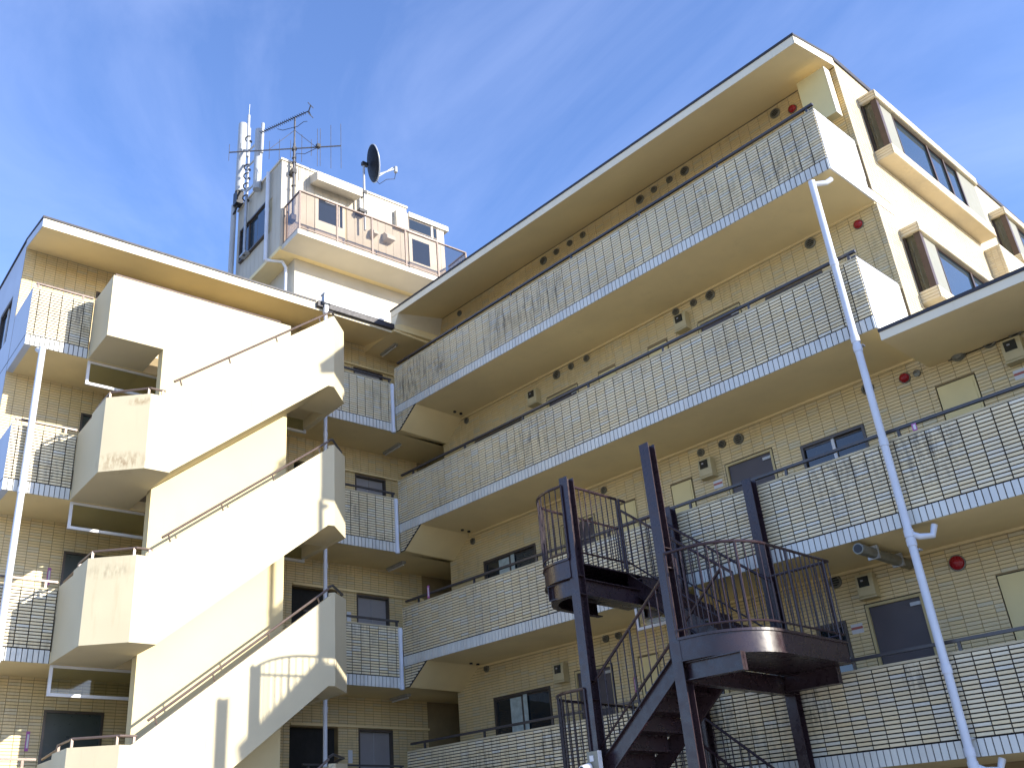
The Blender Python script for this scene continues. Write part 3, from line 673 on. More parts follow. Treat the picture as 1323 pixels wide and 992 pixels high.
# ---------------------------------------------------------------- penthouse (left-wing frame)
PH = thing('rooftop_penthouse', 'small beige boarded penthouse with glazed balcony on the flat roof', 'penthouse', lw(0, 0, 14.0), ANG)
Z = lambda z: z - 14.0
XF, YL = -1.148, -2.485
lowr = MB(); lowr.box(-3.6, -1.3, -1.985, 2.75, Z(14.17), Z(15.95)); lowr.build('lower_wall', 'pent', PH)
sl = bx('balcony_slab', 'pent_trim', PH, XF + 0.001, -0.314, -2.43, 2.80, Z(15.952), Z(16.09))
bx('floor', 'soffit', PH, -3.75, XF, YL, 2.80, Z(15.951), Z(16.05))
def boards(parent, u0, u1, z0, z1, face, plane, holes, mat='pent', pw=0.24):
    """vertical boards with open joints"""
    nb = int(round((u1 - u0) / pw)); pw = (u1 - u0) / nb
    for i in range(nb):
        a, b = u0 + i * pw + 0.004, u0 + (i + 1) * pw - 0.004
        segs = [(z0, z1)]
        for (h0, h1, g0, g1) in holes:
            if b > h0 and a < h1 and not (a < h0 - 0.05 and b < h0 + 0.05):
                ns = []
                for (s0, s1) in segs:
                    if s1 <= g0 or s0 >= g1: ns.append((s0, s1)); continue
                    if s0 < g0: ns.append((s0, g0))
                    if s1 > g1: ns.append((g1, s1))
                segs = ns
        for (s0, s1) in segs:
            if face == 'x+': bx('board', mat, parent, plane, plane + 0.018, a, b, s0, s1)
            else: bx('board', mat, parent, a, b, plane - 0.018, plane, s0, s1)
m = MB(); m.box(-3.73, XF - 0.02, YL + 0.02, 1.43, Z(16.05), Z(18.74)); core = m.build('wall', 'cap', PH)
m = MB(); m.box(-3.73, XF - 0.02, 1.43, 2.70, Z(16.05), Z(18.52)); core2 = m.build('wall', 'cap', PH)
hA = [(-1.50, -0.60, Z(16.75), Z(18.02))]
boards(core, YL, 1.42, Z(16.05), Z(18.74), 'x+', XF - 0.02, hA)
boards(core, -3.73, XF - 0.02, Z(15.955), Z(18.74), 'y-', YL + 0.02, [(-3.44, -1.86, Z(16.81), Z(17.87))])
boards(core2, 2.40, 2.70, Z(16.05), Z(18.45), 'x+', XF - 0.02, [], 'pent_trim', 0.15)
bx('coping', 'pent_trim', core, -3.77, XF + 0.03, YL - 0.03, 1.45, Z(18.741), Z(18.80)); bx('coping', 'pent_trim', core2, -3.7, XF + 0.06, 1.46, 2.83, Z(18.45), Z(18.61))
# door window, left
wn = bx('window', 'pent_trim', PH, XF - 0.019, XF + 0.012, -1.50, -0.60, Z(16.15), Z(18.02))
bx('pane', 'glass', wn, XF + 0.0125, XF + 0.016, -1.40, -0.80, Z(17.25), Z(17.96)); bx('pane', 'glass', wn, XF + 0.0125, XF + 0.016, -0.76, -0.68, Z(17.25), Z(17.96)); bx('label_strip', 'sticker', wn, XF + 0.0165, XF + 0.018, -1.2, -0.9, Z(17.9), Z(17.94))
cn = MB(); cn.ext_y([(XF, Z(18.58)), (XF, Z(18.30)), (XF + 0.42, Z(18.18)), (XF + 0.42, Z(18.45))], -1.66, -0.30); cn.build('canopy', 'pent_trim', PH)
# glazed door, right
dr = bx('door', 'pent_trim', PH, XF - 0.019, XF + 0.012, 1.45, 2.38, Z(16.06), Z(18.02))
bx('pane', 'glass', dr, XF + 0.0125, XF + 0.016, 1.56, 2.14, Z(17.02), Z(17.76)); bx('panel', 'pent_trim', dr, XF + 0.0125, XF + 0.02, 1.56, 2.14, Z(16.15), Z(16.9))
tr = bx('transom_window', 'alu', PH, XF - 0.019, XF + 0.01, 1.46, 2.45, Z(18.04), Z(18.44))
bx('pane', 'glass', tr, XF + 0.0105, XF + 0.014, 1.49, 2.22, Z(18.08), Z(18.40)); bx('pane', 'glass', tr, XF + 0.0105, XF + 0.014, 2.32, 2.42, Z(18.08), Z(18.40)); bx('post', 'pent_trim', tr, XF + 0.0105, XF + 0.02, 2.24, 2.30, Z(18.04), Z(18.44))
make_window(PH, -3.43, -1.87, Z(16.82), Z(17.87), 'y-', YL - 0.055, 'alu', 3, glass='glass_blue')
for (y, ww, hh) in ((0.16, 0.14, 0.22), (0.58, 0.26, 0.26)):
    hdm = MB(); hdm.ext_y([(XF, Z(17.30)), (XF, Z(17.30) + hh), (XF + 0.10, Z(17.30) + hh), (XF + 0.24, Z(17.30) + hh * 0.35), (XF + 0.24, Z(17.30))], y, y + ww); hdm.build('vent_hood', 'pent_trim', PH)
bx('service_box', 'pent_trim', PH, XF, XF + 0.14, 0.98, 1.36, Z(17.9), Z(18.45))
# balcony railing with bronze glass
rails = bx('railing', 'bronze', PH, -0.345, -0.30, -2.40, 2.78, Z(17.22), Z(17.255))
bx('rail', 'bronze', rails, -0.335, -0.31, -2.40, 2.78, Z(16.14), Z(16.165)); bx('rail', 'bronze', rails, XF + 0.02, -0.346, -2.405, -2.365, Z(17.22), Z(17.255)); bx('rail', 'bronze', rails, XF + 0.02, -0.346, -2.40, -2.37, Z(16.14), Z(16.165))
bx('rail', 'bronze', rails, -1.1, -0.346, 2.745, 2.785, Z(17.22), Z(17.255))
py = [-2.385, -1.33, -0.29, 0.75, 1.79, 2.765]
for y in py: bx('post', 'bronze', rails, -0.338, -0.306, y - 0.022, y + 0.022, Z(16.09), Z(17.22))
for x in (XF + 0.04, XF + 0.16): bx('post', 'bronze', rails, x - 0.02, x + 0.02, -2.402, -2.368, Z(16.09), Z(17.22))
for a, b in zip(py, py[1:]): bx('glass_panel', 'bal_glass', rails, -0.325, -0.317, a + 0.023, b - 0.023, Z(16.166), Z(17.219))
bx('glass_panel', 'bal_glass', rails, XF + 0.19, -0.35, -2.389, -2.381, Z(16.166), Z(17.219)); bx('glass_panel', 'bal_glass', rails, XF + 0.03, -0.35, 2.761, 2.769, Z(16.166), Z(17.219))

# ---------------------------------------------------------------- brown steel stair (world frame)
SS = thing('steel_staircase', 'dark brown steel escape stair with rounded landings and slender balusters', 'staircase', (7.85, -1.35, 0))
ox, oy = 7.85, -1.35
def S(p_): return (p_[0] - ox, p_[1] - oy, *p_[2:])
CX0, CX1, CY0, CY1 = 7.10, 8.585, -2.55, -0.14
for (x, y) in ((CX0, CY0), (CX1, CY0), (CX0, CY1), (CX1, CY1)):
    x_, y_ = x - ox, y - oy; m = MB(); h = 0.075
    m.box(x_ - h, x_ + h, y_ - h, y_ - h + 0.012, 0, 7.125); m.box(x_ - h, x_ + h, y_ + h - 0.012, y_ + h, 0, 7.125); m.box(x_ - 0.006, x_ + 0.006, y_ - h + 0.012, y_ + h - 0.012, 0, 7.12)
    c = m.build('column', 'steel', SS)
    for z in (5.66, 5.40, 4.24, 4.0, 2.8, 2.55): bx('stiffener', 'steel', c, x_ + 0.0065, x_ + h - 0.004, y_ - h + 0.0125, y_ + h - 0.0125, z, z + 0.012)
def arc(cx, cy, r, a0, a1, n=20): return [(cx + r * math.cos(R_(a0 + (a1 - a0) * i / n)), cy + r * math.sin(R_(a0 + (a1 - a0) * i / n))) for i in range(n + 1)]
def path_len(p_): return sum((Vector(b) - Vector(a)).length for a, b in zip(p_, p_[1:]))
def at_len(p_, s_):
    for a, b in zip(p_, p_[1:]):
        l = (Vector(b) - Vector(a)).length
        if s_ <= l: t = s_ / l; return (a[0] + (b[0] - a[0]) * t, a[1] + (b[1] - a[1]) * t)
        s_ -= l
    return p_[-1]
def railing(parent, path, z, hgt=1.08, gap=0.115, posts=True):
    P3 = lambda zz: [S((*q, zz)) for q in path]
    m = MB(); m.tube(P3(z + hgt), 0.021, 8); rl = m.build('railing', 'steel', parent, True)
    m = MB(); m.tube(P3(z + 0.10), 0.014, 6); m.build('bottom_rail', 'steel', rl, True)
    T = path_len(path); n = int(T / gap)
    for i in range(n + 1):
        q = at_len(path, T * i / n)
        r = 0.018 if i % 8 == 0 else 0.0085
        m = MB(); m.tube([S((*q, z + (0.0 if i % 8 == 0 else 0.10))), S((*q, z + hgt))], r, 6, False); m.build('post' if i % 8 == 0 else 'baluster', 'steel', rl)
def landing(side, z):
    if side == 'left':
        ring = [(7.06, -2.64)] + arc(6.86, -1.98, 0.66, -90, -180)[0:] + [(6.20, -0.36), (7.02, -0.36)]
        deck = ring[:] ; inner = 7.0
        deck = [(7.02, -2.62)] + ring[1:-1] + [(7.02, -0.36)]
    else:
        ring = [(8.64, -2.62)] + arc(8.86, -1.86, 0.75, -88, 0) + [(9.61, -0.34), (8.70, -0.34)]
        deck = [(8.66, -2.6)] + ring[1:-1] + [(8.66, -0.34)]
    d = [S(q) for q in deck]
    m = MB(); m.ext_z(d, z - 0.02, z); ld = m.build('landing', 'steel', SS)
    m = MB(); m.ext_z(d, z - 0.274, z - 0.268); m.build('bottom_plate', 'steel', ld)
    ch = [S(q) for q in ring]
    t = 0.012 if side == 'right' else -0.012
    m = MB(); m.strip(ch, t, z - 0.262, z - 0.021); m.build('ring_beam', 'steel', ld, True)
    m = MB(); m.strip(ch, 5 * t, z - 0.275, z - 0.2625); m.strip(ch, -t * 1.6, z - 0.275, z - 0.2625); m.build('flange', 'steel', ld)
    m = MB(); m.strip(ch, -t * 1.6, z - 0.02, z + 0.012); m.build('flange', 'steel', ld)
    # cross beams under the deck
    cx = CX0 if side == 'left' else CX1; s_ = -1 if side == 'left' else 1
    m = MB(); x_ = cx - ox
    m.box(x_ - 0.005, x_ + 0.005, CY0 + 0.08 - oy, CY1 - 0.08 - oy, z - 0.50, z - 0.29)
    m.box(x_ - 0.06, x_ + 0.06, CY0 + 0.08 - oy, CY1 - 0.08 - oy, z - 0.512, z - 0.50); m.box(x_ - 0.06, x_ + 0.06, CY0 + 0.08 - oy, CY1 - 0.08 - oy, z - 0.29, z - 0.278)
    m.build('cross_beam', 'steel', ld)
    for y in (CY0 + 0.02, CY1 - 0.25):
        y_ = y - oy; e = x_ + s_ * (0.55 if side == 'left' else 0.86)
        m = MB(); a, b = sorted((x_ + s_ * 0.08, e)); m.box(a, b, y_ - 0.004, y_ + 0.004, z - 0.48, z - 0.29); m.box(a, b, y_ - 0.05, y_ + 0.05, z - 0.492, z - 0.48); m.box(a, b, y_ - 0.05, y_ + 0.05, z - 0.29, z - 0.278)
        m.build('bracket_beam', 'steel', ld)
        bx('stiffener', 'steel', ld, min(e, e - s_ * 0.01), max(e, e - s_ * 0.01), y_ - 0.05, y_ + 0.05, z - 0.479, z - 0.291)
    if side == 'left':
        low = [S(q) for q in [(7.03, -2.60)] + arc(6.88, -1.98, 0.62, -90, -180) + [(6.26, -1.2)]]
        m = MB(); m.strip(low, -0.10, z - 0.505, z - 0.493); m.strip(low, -0.008, z - 0.492, z - 0.29); m.build('lower_ring', 'steel', ld)
    railing(ld, ring, z)
    return ld
LZ = [5.92, 3.07, 0.22]; RZ = [4.50, 1.65]
lands = [landing('left', z) for z in LZ[:2]]; [landing('right', z) for z in RZ]
# guard where the top landing stops, over the lower flight
railing(lands[0], [(7.13, -2.46), (7.13, -1.50)], 5.92)
railing(lands[0], [(7.13, -1.44), (7.13, -1.30)], 5.92)
def flight(z0, z1, front):
    xa, xb = (6.95, 8.70) if front else (8.70, 6.95)
    ya, yb = (-2.50, -1.52) if front else (-1.24, -0.26)
    sl_ = (z1 - z0) / (xb - xa)
    zf = lambda x: z0 + sl_ * (x - xa)
    fl = None
    for y in (ya, yb):
        m = MB(); x0, x1 = xa - ox, xb - ox
        m.prism([(x0, y - oy, z0 - 0.24), (x1, y - oy, z1 - 0.24), (x1, y - oy, z1 + 0.03), (x0, y - oy, z0 + 0.03)],
                [(x0, y - oy + 0.012, z0 - 0.24), (x1, y - oy + 0.012, z1 - 0.24), (x1, y - oy + 0.012, z1 + 0.03), (x0, y - oy + 0.012, z0 + 0.03)])
        if fl is None: fl = m.build('flight', 'steel', SS)
        else: m.build('stringer', 'steel', fl)
        s_ = 1 if y == ya else -1
        m = MB()
        for q in (-0.252, 0.018):
            yy0, yy1 = sorted((y - oy + (0.006), y - oy + 0.006 - s_ * 0.05))
            m.prism([(x0, yy0, z0 + q), (x1, yy0, z1 + q), (x1, yy0, z1 + q + 0.012), (x0, yy0, z0 + q + 0.012)], [(x0, yy1, z0 + q), (x1, yy1, z1 + q), (x1, yy1, z1 + q + 0.012), (x0, yy1, z0 + q + 0.012)])
        m.build('flange', 'steel', fl)
    n = 7; dz = (z1 - z0) / n; dx = (xb - xa) / n
    for i in range(n):
        x0 = xa + i * dx; z = z0 + (i + 0.5) * dz; a, b = sorted((x0 - ox, x0 + dx * 1.15 - ox))
        bx('tread', 'steel', fl, a, b, ya + 0.013 - oy, yb - oy - 0.001, z - 0.03, z)
        rx = a if dx > 0 else b
        bx('riser', 'steel', fl, rx - 0.003, rx + 0.003, ya + 0.014 - oy, yb - oy - 0.002, z - dz + 0.001, z - 0.031)
    for y in (ya + 0.006, yb + 0.006):
        q = lambda x, h: (x - ox, y - oy, zf(x) + h)
        m = MB(); m.tube([q(xa, 1.02), q(xb, 1.02)], 0.021, 8); rl = m.build('railing', 'steel', fl, True)
        m = MB(); m.tube([q(xa, 0.22), q(xb, 0.22)], 0.014, 6); m.build('bottom_rail', 'steel', rl, True)
        nb = 14
        for i in range(nb + 1):
            x = xa + (xb - xa) * i / nb
            m = MB(); m.tube([q(x, 0.0 if i % 7 == 0 else 0.22), q(x, 1.02)], 0.016 if i % 7 == 0 else 0.0085, 6, False); m.build('baluster', 'steel', rl)
flight(3.07, 4.50, True); flight(4.50, 5.92, False); flight(1.65, 3.07, False); flight(0.22, 1.65, True)

# ---------------------------------------------------------------- drainpipes
def pipe(label, loc, rz, zs, r, extras=(), collars=()):
    t = thing('drainpipe', label, 'drainpipe', loc, rz)
    m = MB(); m.tube([(0, 0, zs[0]), (0, 0, zs[1])], r, 14); m.build('pipe', 'pvc', t, True)
    for z in collars:
        m = MB(); m.tube([(0, 0, z - 0.05), (0, 0, z + 0.05)], r * 1.18, 14); m.build('collar', 'pvc', t, True)
    for pts in extras:
        m = MB(); m.tube(pts, r * 0.8, 12); m.build('branch', 'pvc', t, True)
    return t
pr_ = pipe('tall white drainpipe running down in front of three balconies at the stepped end', (10.66, -0.10, 0), 0, (0.0, 11.42), 0.052,
     [[(0, 0, 11.36), (0.16, 0.14, 11.36), (0.22, 0.2, 11.42)], [(0.0, 0.0, 5.72), (0.10, 0.05, 5.66), (0.22, 0.16, 5.66), (0.26, 0.2, 5.80)], [(0.0, 0.0, 2.90), (0.10, 0.05, 2.84), (0.22, 0.16, 2.84), (0.26, 0.2, 2.96)]],
     [8.60, 8.45, 5.72, 5.60, 4.0, 3.05, 2.9, 7.0, 9.9])
for z in (8.5, 5.5, 3.2): bx('clip', 'steel_light', pr_, -0.07, 0.07, 0.03, 0.10, z - 0.012, z + 0.012)
pipe('white drainpipe in front of the sunlit tiled balconies beside the concrete stair', lw(0.12, -7.91), ANG, (0.0, 11.06), 0.06, [[(0, 0, 11.0), (-0.1, -0.03, 11.02), (-0.2, -0.05, 11.1)]], [8.25, 5.4])
pipe('long slim grey drainpipe dropping from the gutter hopper behind the concrete stair', lw(0.10, -1.90), ANG, (0.0, 13.84), 0.042, [], [13.3, 10.6, 7.7, 4.9])
hp = thing('gutter_hopper', 'square grey rainwater hopper at the eaves above the concrete stair', 'hopper', lw(0.14, -1.9, 13.84), ANG)
bx('box', 'steel_light', hp, -0.07, 0.08, -0.09, 0.09, 0.03, 0.26); bx('rim', 'pvc', hp, -0.09, 0.10, -0.11, 0.11, 0.26, 0.29); bx('outlet', 'pvc', hp, -0.08, 0.02, -0.05, 0.05, -0.2, 0.029)
for k in (5, 4, 3, 2):
    fl_ = {5: 'top', 4: 'fourth', 3: 'third', 2: 'second'}[k]
    pipe('short pale drainpipe at the inner corner below the %s-floor balcony rail' % fl_, (0.005, -0.055, 0), 0, (LBB[k] - 0.03, LT[k] - 0.03), 0.045, [], [LT[k] - 0.12, LBB[k] + 0.03])
pp = pipe('white rain pipe on the shaded side of the rooftop penthouse', lw(-1.75, -2.57, 0), ANG, (15.93, 18.7), 0.05, [[(0, 0, 15.95), (0.25, 0.35, 15.88), (0.30, 0.42, 15.7), (0.30, 0.42, 14.1)]], [17.5])

# ---------------------------------------------------------------- rooftop aerials
CA = thing('mobile_antenna', 'pair of white tubular mobile phone antennas with whips on the penthouse', 'antenna', lw(-3.0, -2.62, 18.0), ANG)
def cyl(name, mat, parent, a, b, r, n=14):
    m = MB(); m.tube([a, b], r, n); return m.build(name, mat, parent, True)
cyl('radome', 'ant_white', CA, (-0.43, 0, 1.15), (-0.41, 0, 3.56), 0.125, 18); cyl('radome', 'ant_white', CA, (0.69, 0, 0.5), (0.70, 0, 2.52), 0.11, 18)
cyl('mast', 'steel_light', CA, (0.02, 0.02, -1.2), (0.02, 0.02, 3.1), 0.04); cyl('whip', 'ant_white', CA, (0.06, -0.03, 2.05), (0.04, -0.03, 3.55), 0.04); cyl('whip', 'steel_light', CA, (0.04, -0.03, 3.55), (0.06, -0.03, 3.95), 0.008, 6)
cyl('whip', 'ant_white', CA, (0.90, 0, 1.6), (0.92, 0, 2.6), 0.045)
for z in (0.9, 1.75, 2.3): 
    br = cyl('arm', 'steel_light', CA, (-0.40, 0.02, z + 0.35), (0.02, 0.02, z), 0.03, 8); cyl('arm', 'steel_light', CA, (0.02, 0.02, z), (0.69, 0.02, z - 0.1), 0.03, 8)
for z in (0.55, 0.95, 1.3, 1.6, 2.6):
    m = MB(); m.tube([(0.02 + 0.09 * math.cos(t * 0.8), 0.0 + 0.09 * math.sin(t * 0.8), z + 0.02 * t) for t in range(9)], 0.02, 6); m.build('cable_coil', 'black', CA, True)
m = MB(); m.box(-0.60, -0.36, -0.10, 0.10, 0.75, 1.15); m.build('connector_box', 'black', CA)
cyl('conduit', 'ant_white', CA, (-0.70, -0.02, -3.0), (-0.70, -0.02, 0.85), 0.075); cyl('cable', 'black', CA, (-0.48, 0, 0.76), (-0.66, -0.05, 0.5), 0.03, 8)
bx('base_plate', 'steel_light', CA, -0.16, 0.2, -0.04, 0.12, -1.2, -1.15)
TV = thing('tv_antenna', 'television mast with two stacked yagi aerials on the penthouse corner', 'antenna', lw(-1.0, -2.21, 16.9), ANG)
z0 = 16.9
cyl('mast', 'ant_dark', TV, (0, 0, 0), (0, 0, 2.4), 0.035, 10); cyl('mast', 'ant_dark', TV, (0, 0, 2.4), (0, 0, 3.28), 0.024, 10)
bx('base_clamp', 'ant_dark', TV, -0.16, 0.05, -0.07, 0.07, -0.06, 0.10); bx('clamp', 'black', TV, -0.05, 0.05, -0.05, 0.05, 2.17, 2.27); bx('clamp', 'black', TV, -0.15, 0.05, -0.06, 0.06, 1.42, 1.56)
a, b = Vector((-1.006, -1.377, 2.206)), Vector((0.767, 0.96, 2.206))
cyl('boom', 'ant_dark', TV, a, b, 0.018, 8)
perp = Vector((0, 0, 1))
for t, hl_ in ((0.0, 0.27), (0.10, 0.29), (0.36, 0.30), (0.45, 0.34), (0.55, 0.29), (0.65, 0.45), (0.735, 0.27), (0.79, 0.62), (0.815, 0.62), (0.91, 0.72), (1.0, 0.74)):
    c = a + (b - a) * t; cyl('element', 'ant_dark', TV, c - perp * hl_, c + perp * hl_, 0.008, 5)
bx('feed_box', 'black', TV, 0.38, 0.48, 0.42, 0.52, 2.17, 2.27)
cyl('stay', 'ant_dark', TV, a + (b - a) * 0.35, (0, 0, 2.85), 0.008, 5); cyl('stay', 'ant_dark', TV, a + (b - a) * 0.78, (0, 0, 2.85), 0.008, 5)
a2, b2 = Vector((-0.907, -0.541, 3.19)), Vector((0.503, 0.14, 3.19))
cyl('boom', 'black', TV, a2, b2, 0.014, 8)
dd = (b2 - a2).normalized(); sd_ = Vector((-dd.y, dd.x, 0))
for i in range(22):
    c = a2 + (b2 - a2) * (i / 23); cyl('element', 'black', TV, c - sd_ * 0.06, c + sd_ * 0.06, 0.010, 5)
for s_ in (-1, 1): cyl('reflector', 'black', TV, b2 + Vector((0, 0, 0)), b2 + dd * 0.06 + Vector((0, 0, 0.17 * s_)), 0.018, 5); cyl('reflector', 'ant_dark', TV, b2 + dd * 0.06 + Vector((0, 0, 0.17 * s_)) - sd_ * 0.12, b2 + dd * 0.06 + Vector((0, 0, 0.17 * s_)) + sd_ * 0.12, 0.012, 5)
m = MB(); m.tube([b2 * 0.9, (0.30, 0.1, 2.96), (0.1, 0.03, 2.92), (-0.3, -0.2, 2.98), (-0.45, -0.28, 3.1)], 0.009, 6); m.build('cable', 'black', TV, True)
m = MB(); m.tube([(0.40, 0.45, 2.17), (0.2, 0.2, 2.0), (0.05, 0.03, 2.05), (0.04, 0.03, 1.4), (0.05, 0.03, 0.4)], 0.009, 6); m.build('cable', 'black', TV, True)
for z in (1.0, 1.75, 1.9): bx('cable_tie', 'black', TV, -0.045, 0.045, -0.045, 0.045, z, z + 0.04)
SDH = thing('satellite_dish', 'dark backed satellite dish on a pole clamped to the penthouse balcony', 'satellite dish', lw(-0.95, -0.10, 17.1), ANG)
cyl('pole', 'steel_light', SDH, (0, 0, 0.2), (0, 0, 2.45), 0.032, 10); cyl('bracket', 'steel_light', SDH, (-0.02, -0.135, 0.7), (-0.02, -0.135, 1.52), 0.03, 8)
for z in (0.75, 1.40): bx('clamp', 'black', SDH, -0.2, 0.05, -0.18, 0.06, z, z + 0.09)
nrm = Vector((0.30, 0.93, 0.20)).normalized(); ux = nrm.cross(Vector((0, 0, 1))).normalized(); uz = ux.cross(nrm)
cc = Vector((0.05, 0.19, 2.48)); m = MB(); rings = []
prof = [(0.0, 0.0), (0.18, 0.012), (0.34, 0.045), (0.47, 0.09), (0.485, 0.10), (0.485, 0.075), (0.47, 0.065), (0.34, 0.02), (0.18, -0.014), (0.0, -0.026)]
n = 28
for (r, h) in prof:
    i = len(m.v); rings.append(i)
    for q in range(n):
        t = 2 * math.pi * q / n; m.v.append(tuple(cc + ux * (r * math.cos(t)) + uz * (r * 1.1 * math.sin(t)) + nrm * h))
for a_, b_ in zip(rings, rings[1:]):
    for q in range(n): m.f.append((a_ + q, a_ + (q + 1) % n, b_ + (q + 1) % n, b_ + q))
m.build('reflector', 'dish_back', SDH, True)
m = MB(); rim = [cc + ux * (0.487 * math.cos(2 * math.pi * q / n)) + uz * (0.536 * math.sin(2 * math.pi * q / n)) + nrm * 0.09 for q in range(n + 1)]; m.tube(rim, 0.018, 6, False); m.build('rim', 'ant_white', SDH, True)
ft = cc + uz * -0.40 + nrm * 0.06; lnb = cc + nrm * 0.70 - uz * 0.18
cyl('feed_arm', 'ant_white', SDH, ft, lnb, 0.022, 8); cyl('converter', 'ant_white', SDH, lnb - Vector((0, 0, 0.13)), lnb + Vector((0, 0, 0.05)), 0.05, 10)
m = MB(); m.tube([lnb - Vector((0, 0, 0.13)), lnb + Vector((0, -0.05, -0.38)), lnb + Vector((-0.03, -0.30, -0.48)), ft + Vector((0, 0.12, -0.25)), ft + Vector((0, -0.05, -0.12))], 0.009, 6); m.build('cable', 'black', SDH, True)
cyl('strut', 'steel_light', SDH, lnb + Vector((0, -0.1, 0)), cc - uz * 0.5 + nrm * 0.05, 0.010, 6); bx('mount', 'black', SDH, -0.04, 0.06, -0.06, 0.12, 2.36, 2.46)

# ---------------------------------------------------------------- small fittings on the corridor walls
def vent(r, label, loc, group):
    t = thing('wall_vent', label, 'vent', loc, 0, group)
    m = MB(); nn = 20; pr = [(r, 0.0), (r, -0.02), (r * 0.86, -0.035), (r * 0.70, -0.03), (r * 0.70, -0.008)]; rg = []
    for (q, h) in pr:
        rg.append(len(m.v)); m.v += [(q * math.cos(2 * math.pi * i / nn), h, q * math.sin(2 * math.pi * i / nn)) for i in range(nn)]
    for a_, b_ in zip(rg, rg[1:]):
        for i in range(nn): m.f.append((a_ + i, a_ + (i + 1) % nn, b_ + (i + 1) % nn, b_ + i))
    m.build('rim', 'vent_rim', t, True)
    m = MB(); m.disc((0, -0.002, 0), r * 0.71, (0, -1, 0), 0.008, 16); m.build('mesh', 'black', t)
    for i in (-1, 0, 1):
        z = i * r * 0.36; hw = math.sqrt(max(0.0001, (r * 0.69) ** 2 - z * z)); bx('slat', 'vent_rim', t, -hw, hw, -0.024, -0.012, z - 0.006, z + 0.006)
    return t
small = vent(0.075, '', (0, 0, 0), ''); big = vent(0.10, '', (0, 0, 0), '')
first = {id(small): True, id(big): True}
FL = {5: 'top-floor', 4: 'fourth-floor', 3: 'third-floor', 2: 'second-floor'}
VZ = {5: 14.33, 4: 11.43, 3: 8.53, 2: 5.76}
VS = {5: [(0.92, 0), (3.79, 1), (4.19, 0), (4.6, 0), (4.98, 0), (6.56, 1), (6.93, 0), (7.32, 0), (7.69, 1), (9.73, 1)],
      4: [(0.90, 0), (3.78, 1), (4.2, 0), (4.63, 0), (6.91, 0), (7.32, 0), (7.69, 1), (9.74, 1)],
      3: [(0.83, 0), (4.62, 0), (6.89, 0), (7.34, 0), (7.67, 1), (10.02, 1), (11.85, 1), (12.2, 1)],
      2: [(0.98, 0), (4.21, 0), (4.51, 0), (8.78, 1)]}
for k in VS:
    for x, b in VS[k]:
        src = big if b else small
        where = 'by the inner corner' if x < 2 else 'above the door nearer the inner corner' if x < 5.5 else 'above the middle door' if x < 8 else 'near the gable corner' if x < 10.5 else 'at the stepped end'
        lb = '%s round vent cap %s on the %s balcony' % ('larger' if b else 'small', where, FL[k])
        z = VZ[k] - (0.02 if b else 0)
        if first[id(src)]:
            src.location = (x, D - 0.001, z); src['label'] = lb; src['group'] = FL[k] + ' wall vents'; first[id(src)] = False
        else: dup(src, (x, D - 0.001, z), None, lb, FL[k] + ' wall vents')
def alarm(loc, label, r=0.075):
    t = thing('alarm_lamp', label, 'lamp', loc)
    m = MB(); m.disc((0, 0, 0), r * 1.15, (0, -1, 0), 0.02, 18); m.build('base', 'vent_rim', t)
    m = MB()
    m.tube([(0, -0.02, 0), (0, -0.05, 0), (0, -0.075, 0), (0, -0.09, 0)], [r, r * 0.92, r * 0.62, r * 0.12], 18); m.build('lens', 'red', t, True)
alarm((10.06, D, 14.17), 'round red alarm lamp beside the cream panel on the top-floor balcony wall')
alarm((10.59, D, 11.30), 'round red alarm lamp on the fourth-floor balcony wall')
alarm((10.60, D, 8.45), 'glossy red alarm lamp beside a small grey bell on the third-floor balcony wall')
alarm((10.57, D, 5.58), 'dim red alarm lamp under a dark bracket on the second-floor balcony wall', 0.10)
t = thing('alarm_bell', 'small grey round bell beside the glossy red lamp', 'bell', (10.79, D, 8.45)); m = MB(); m.tube([(0, 0, 0), (0, -0.03, 0), (0, -0.045, 0)], [0.055, 0.055, 0.02], 16); m.build('gong', 'vent_rim', t, True)
t = thing('bulkhead_light', 'round frosted bulkhead light above the cupboard door of the stepped end', 'light', (11.41, D, 8.50))
m = MB(); m.disc((0, 0, 0), 0.11, (0, -1, 0), 0.03, 20); m.build('base', 'vent_rim', t); m = MB(); m.tube([(0, -0.03, 0), (0, -0.07, 0), (0, -0.10, 0)], [0.09, 0.08, 0.03], 20); m.build('globe', 'grey_panel', t, True)
def meter(loc, label, h=0.34):
    t = thing('meter_box', label, 'meter box', loc)
    m = MB(); m.ext_x([(0, -h * 0.5), (0, h * 0.5), (-0.12, h * 0.5), (-0.15, h * 0.2), (-0.15, -h * 0.42), (-0.12, -h * 0.5)], -0.13, 0.13); m.build('case', 'box', t)
    bx('window', 'glass', t, -0.09, 0.07, -0.158, -0.148, -0.02, h * 0.38); bx('dial', 'lift', t, -0.05, -0.01, -0.1595, -0.1582, 0.06, 0.085); bx('lip', 'box', t, -0.14, 0.14, -0.16, 0.0, -h * 0.5 - 0.02, -h * 0.5 - 0.001)
for k, x, z, tx in ((4, 7.04, 11.12, 'cream electric meter box beside the dark door at the middle of the fourth-floor balcony'), (4, 3.13, 11.12, 'cream electric meter box beside the dark door nearer the inner corner on the fourth floor'),
                 (3, 7.0, 8.18, 'cream electric meter box above a notice on the third-floor balcony wall'), (3, 12.14, 8.22, 'brown electric meter box at the stepped end of the third floor'), (2, 3.08, 5.33, 'cream electric meter box beside the curtained window on the second floor'), (2, 9.28, 5.55, 'cream electric meter box above the second-floor door near the white drainpipe')):
    meter((x, D, z), tx)
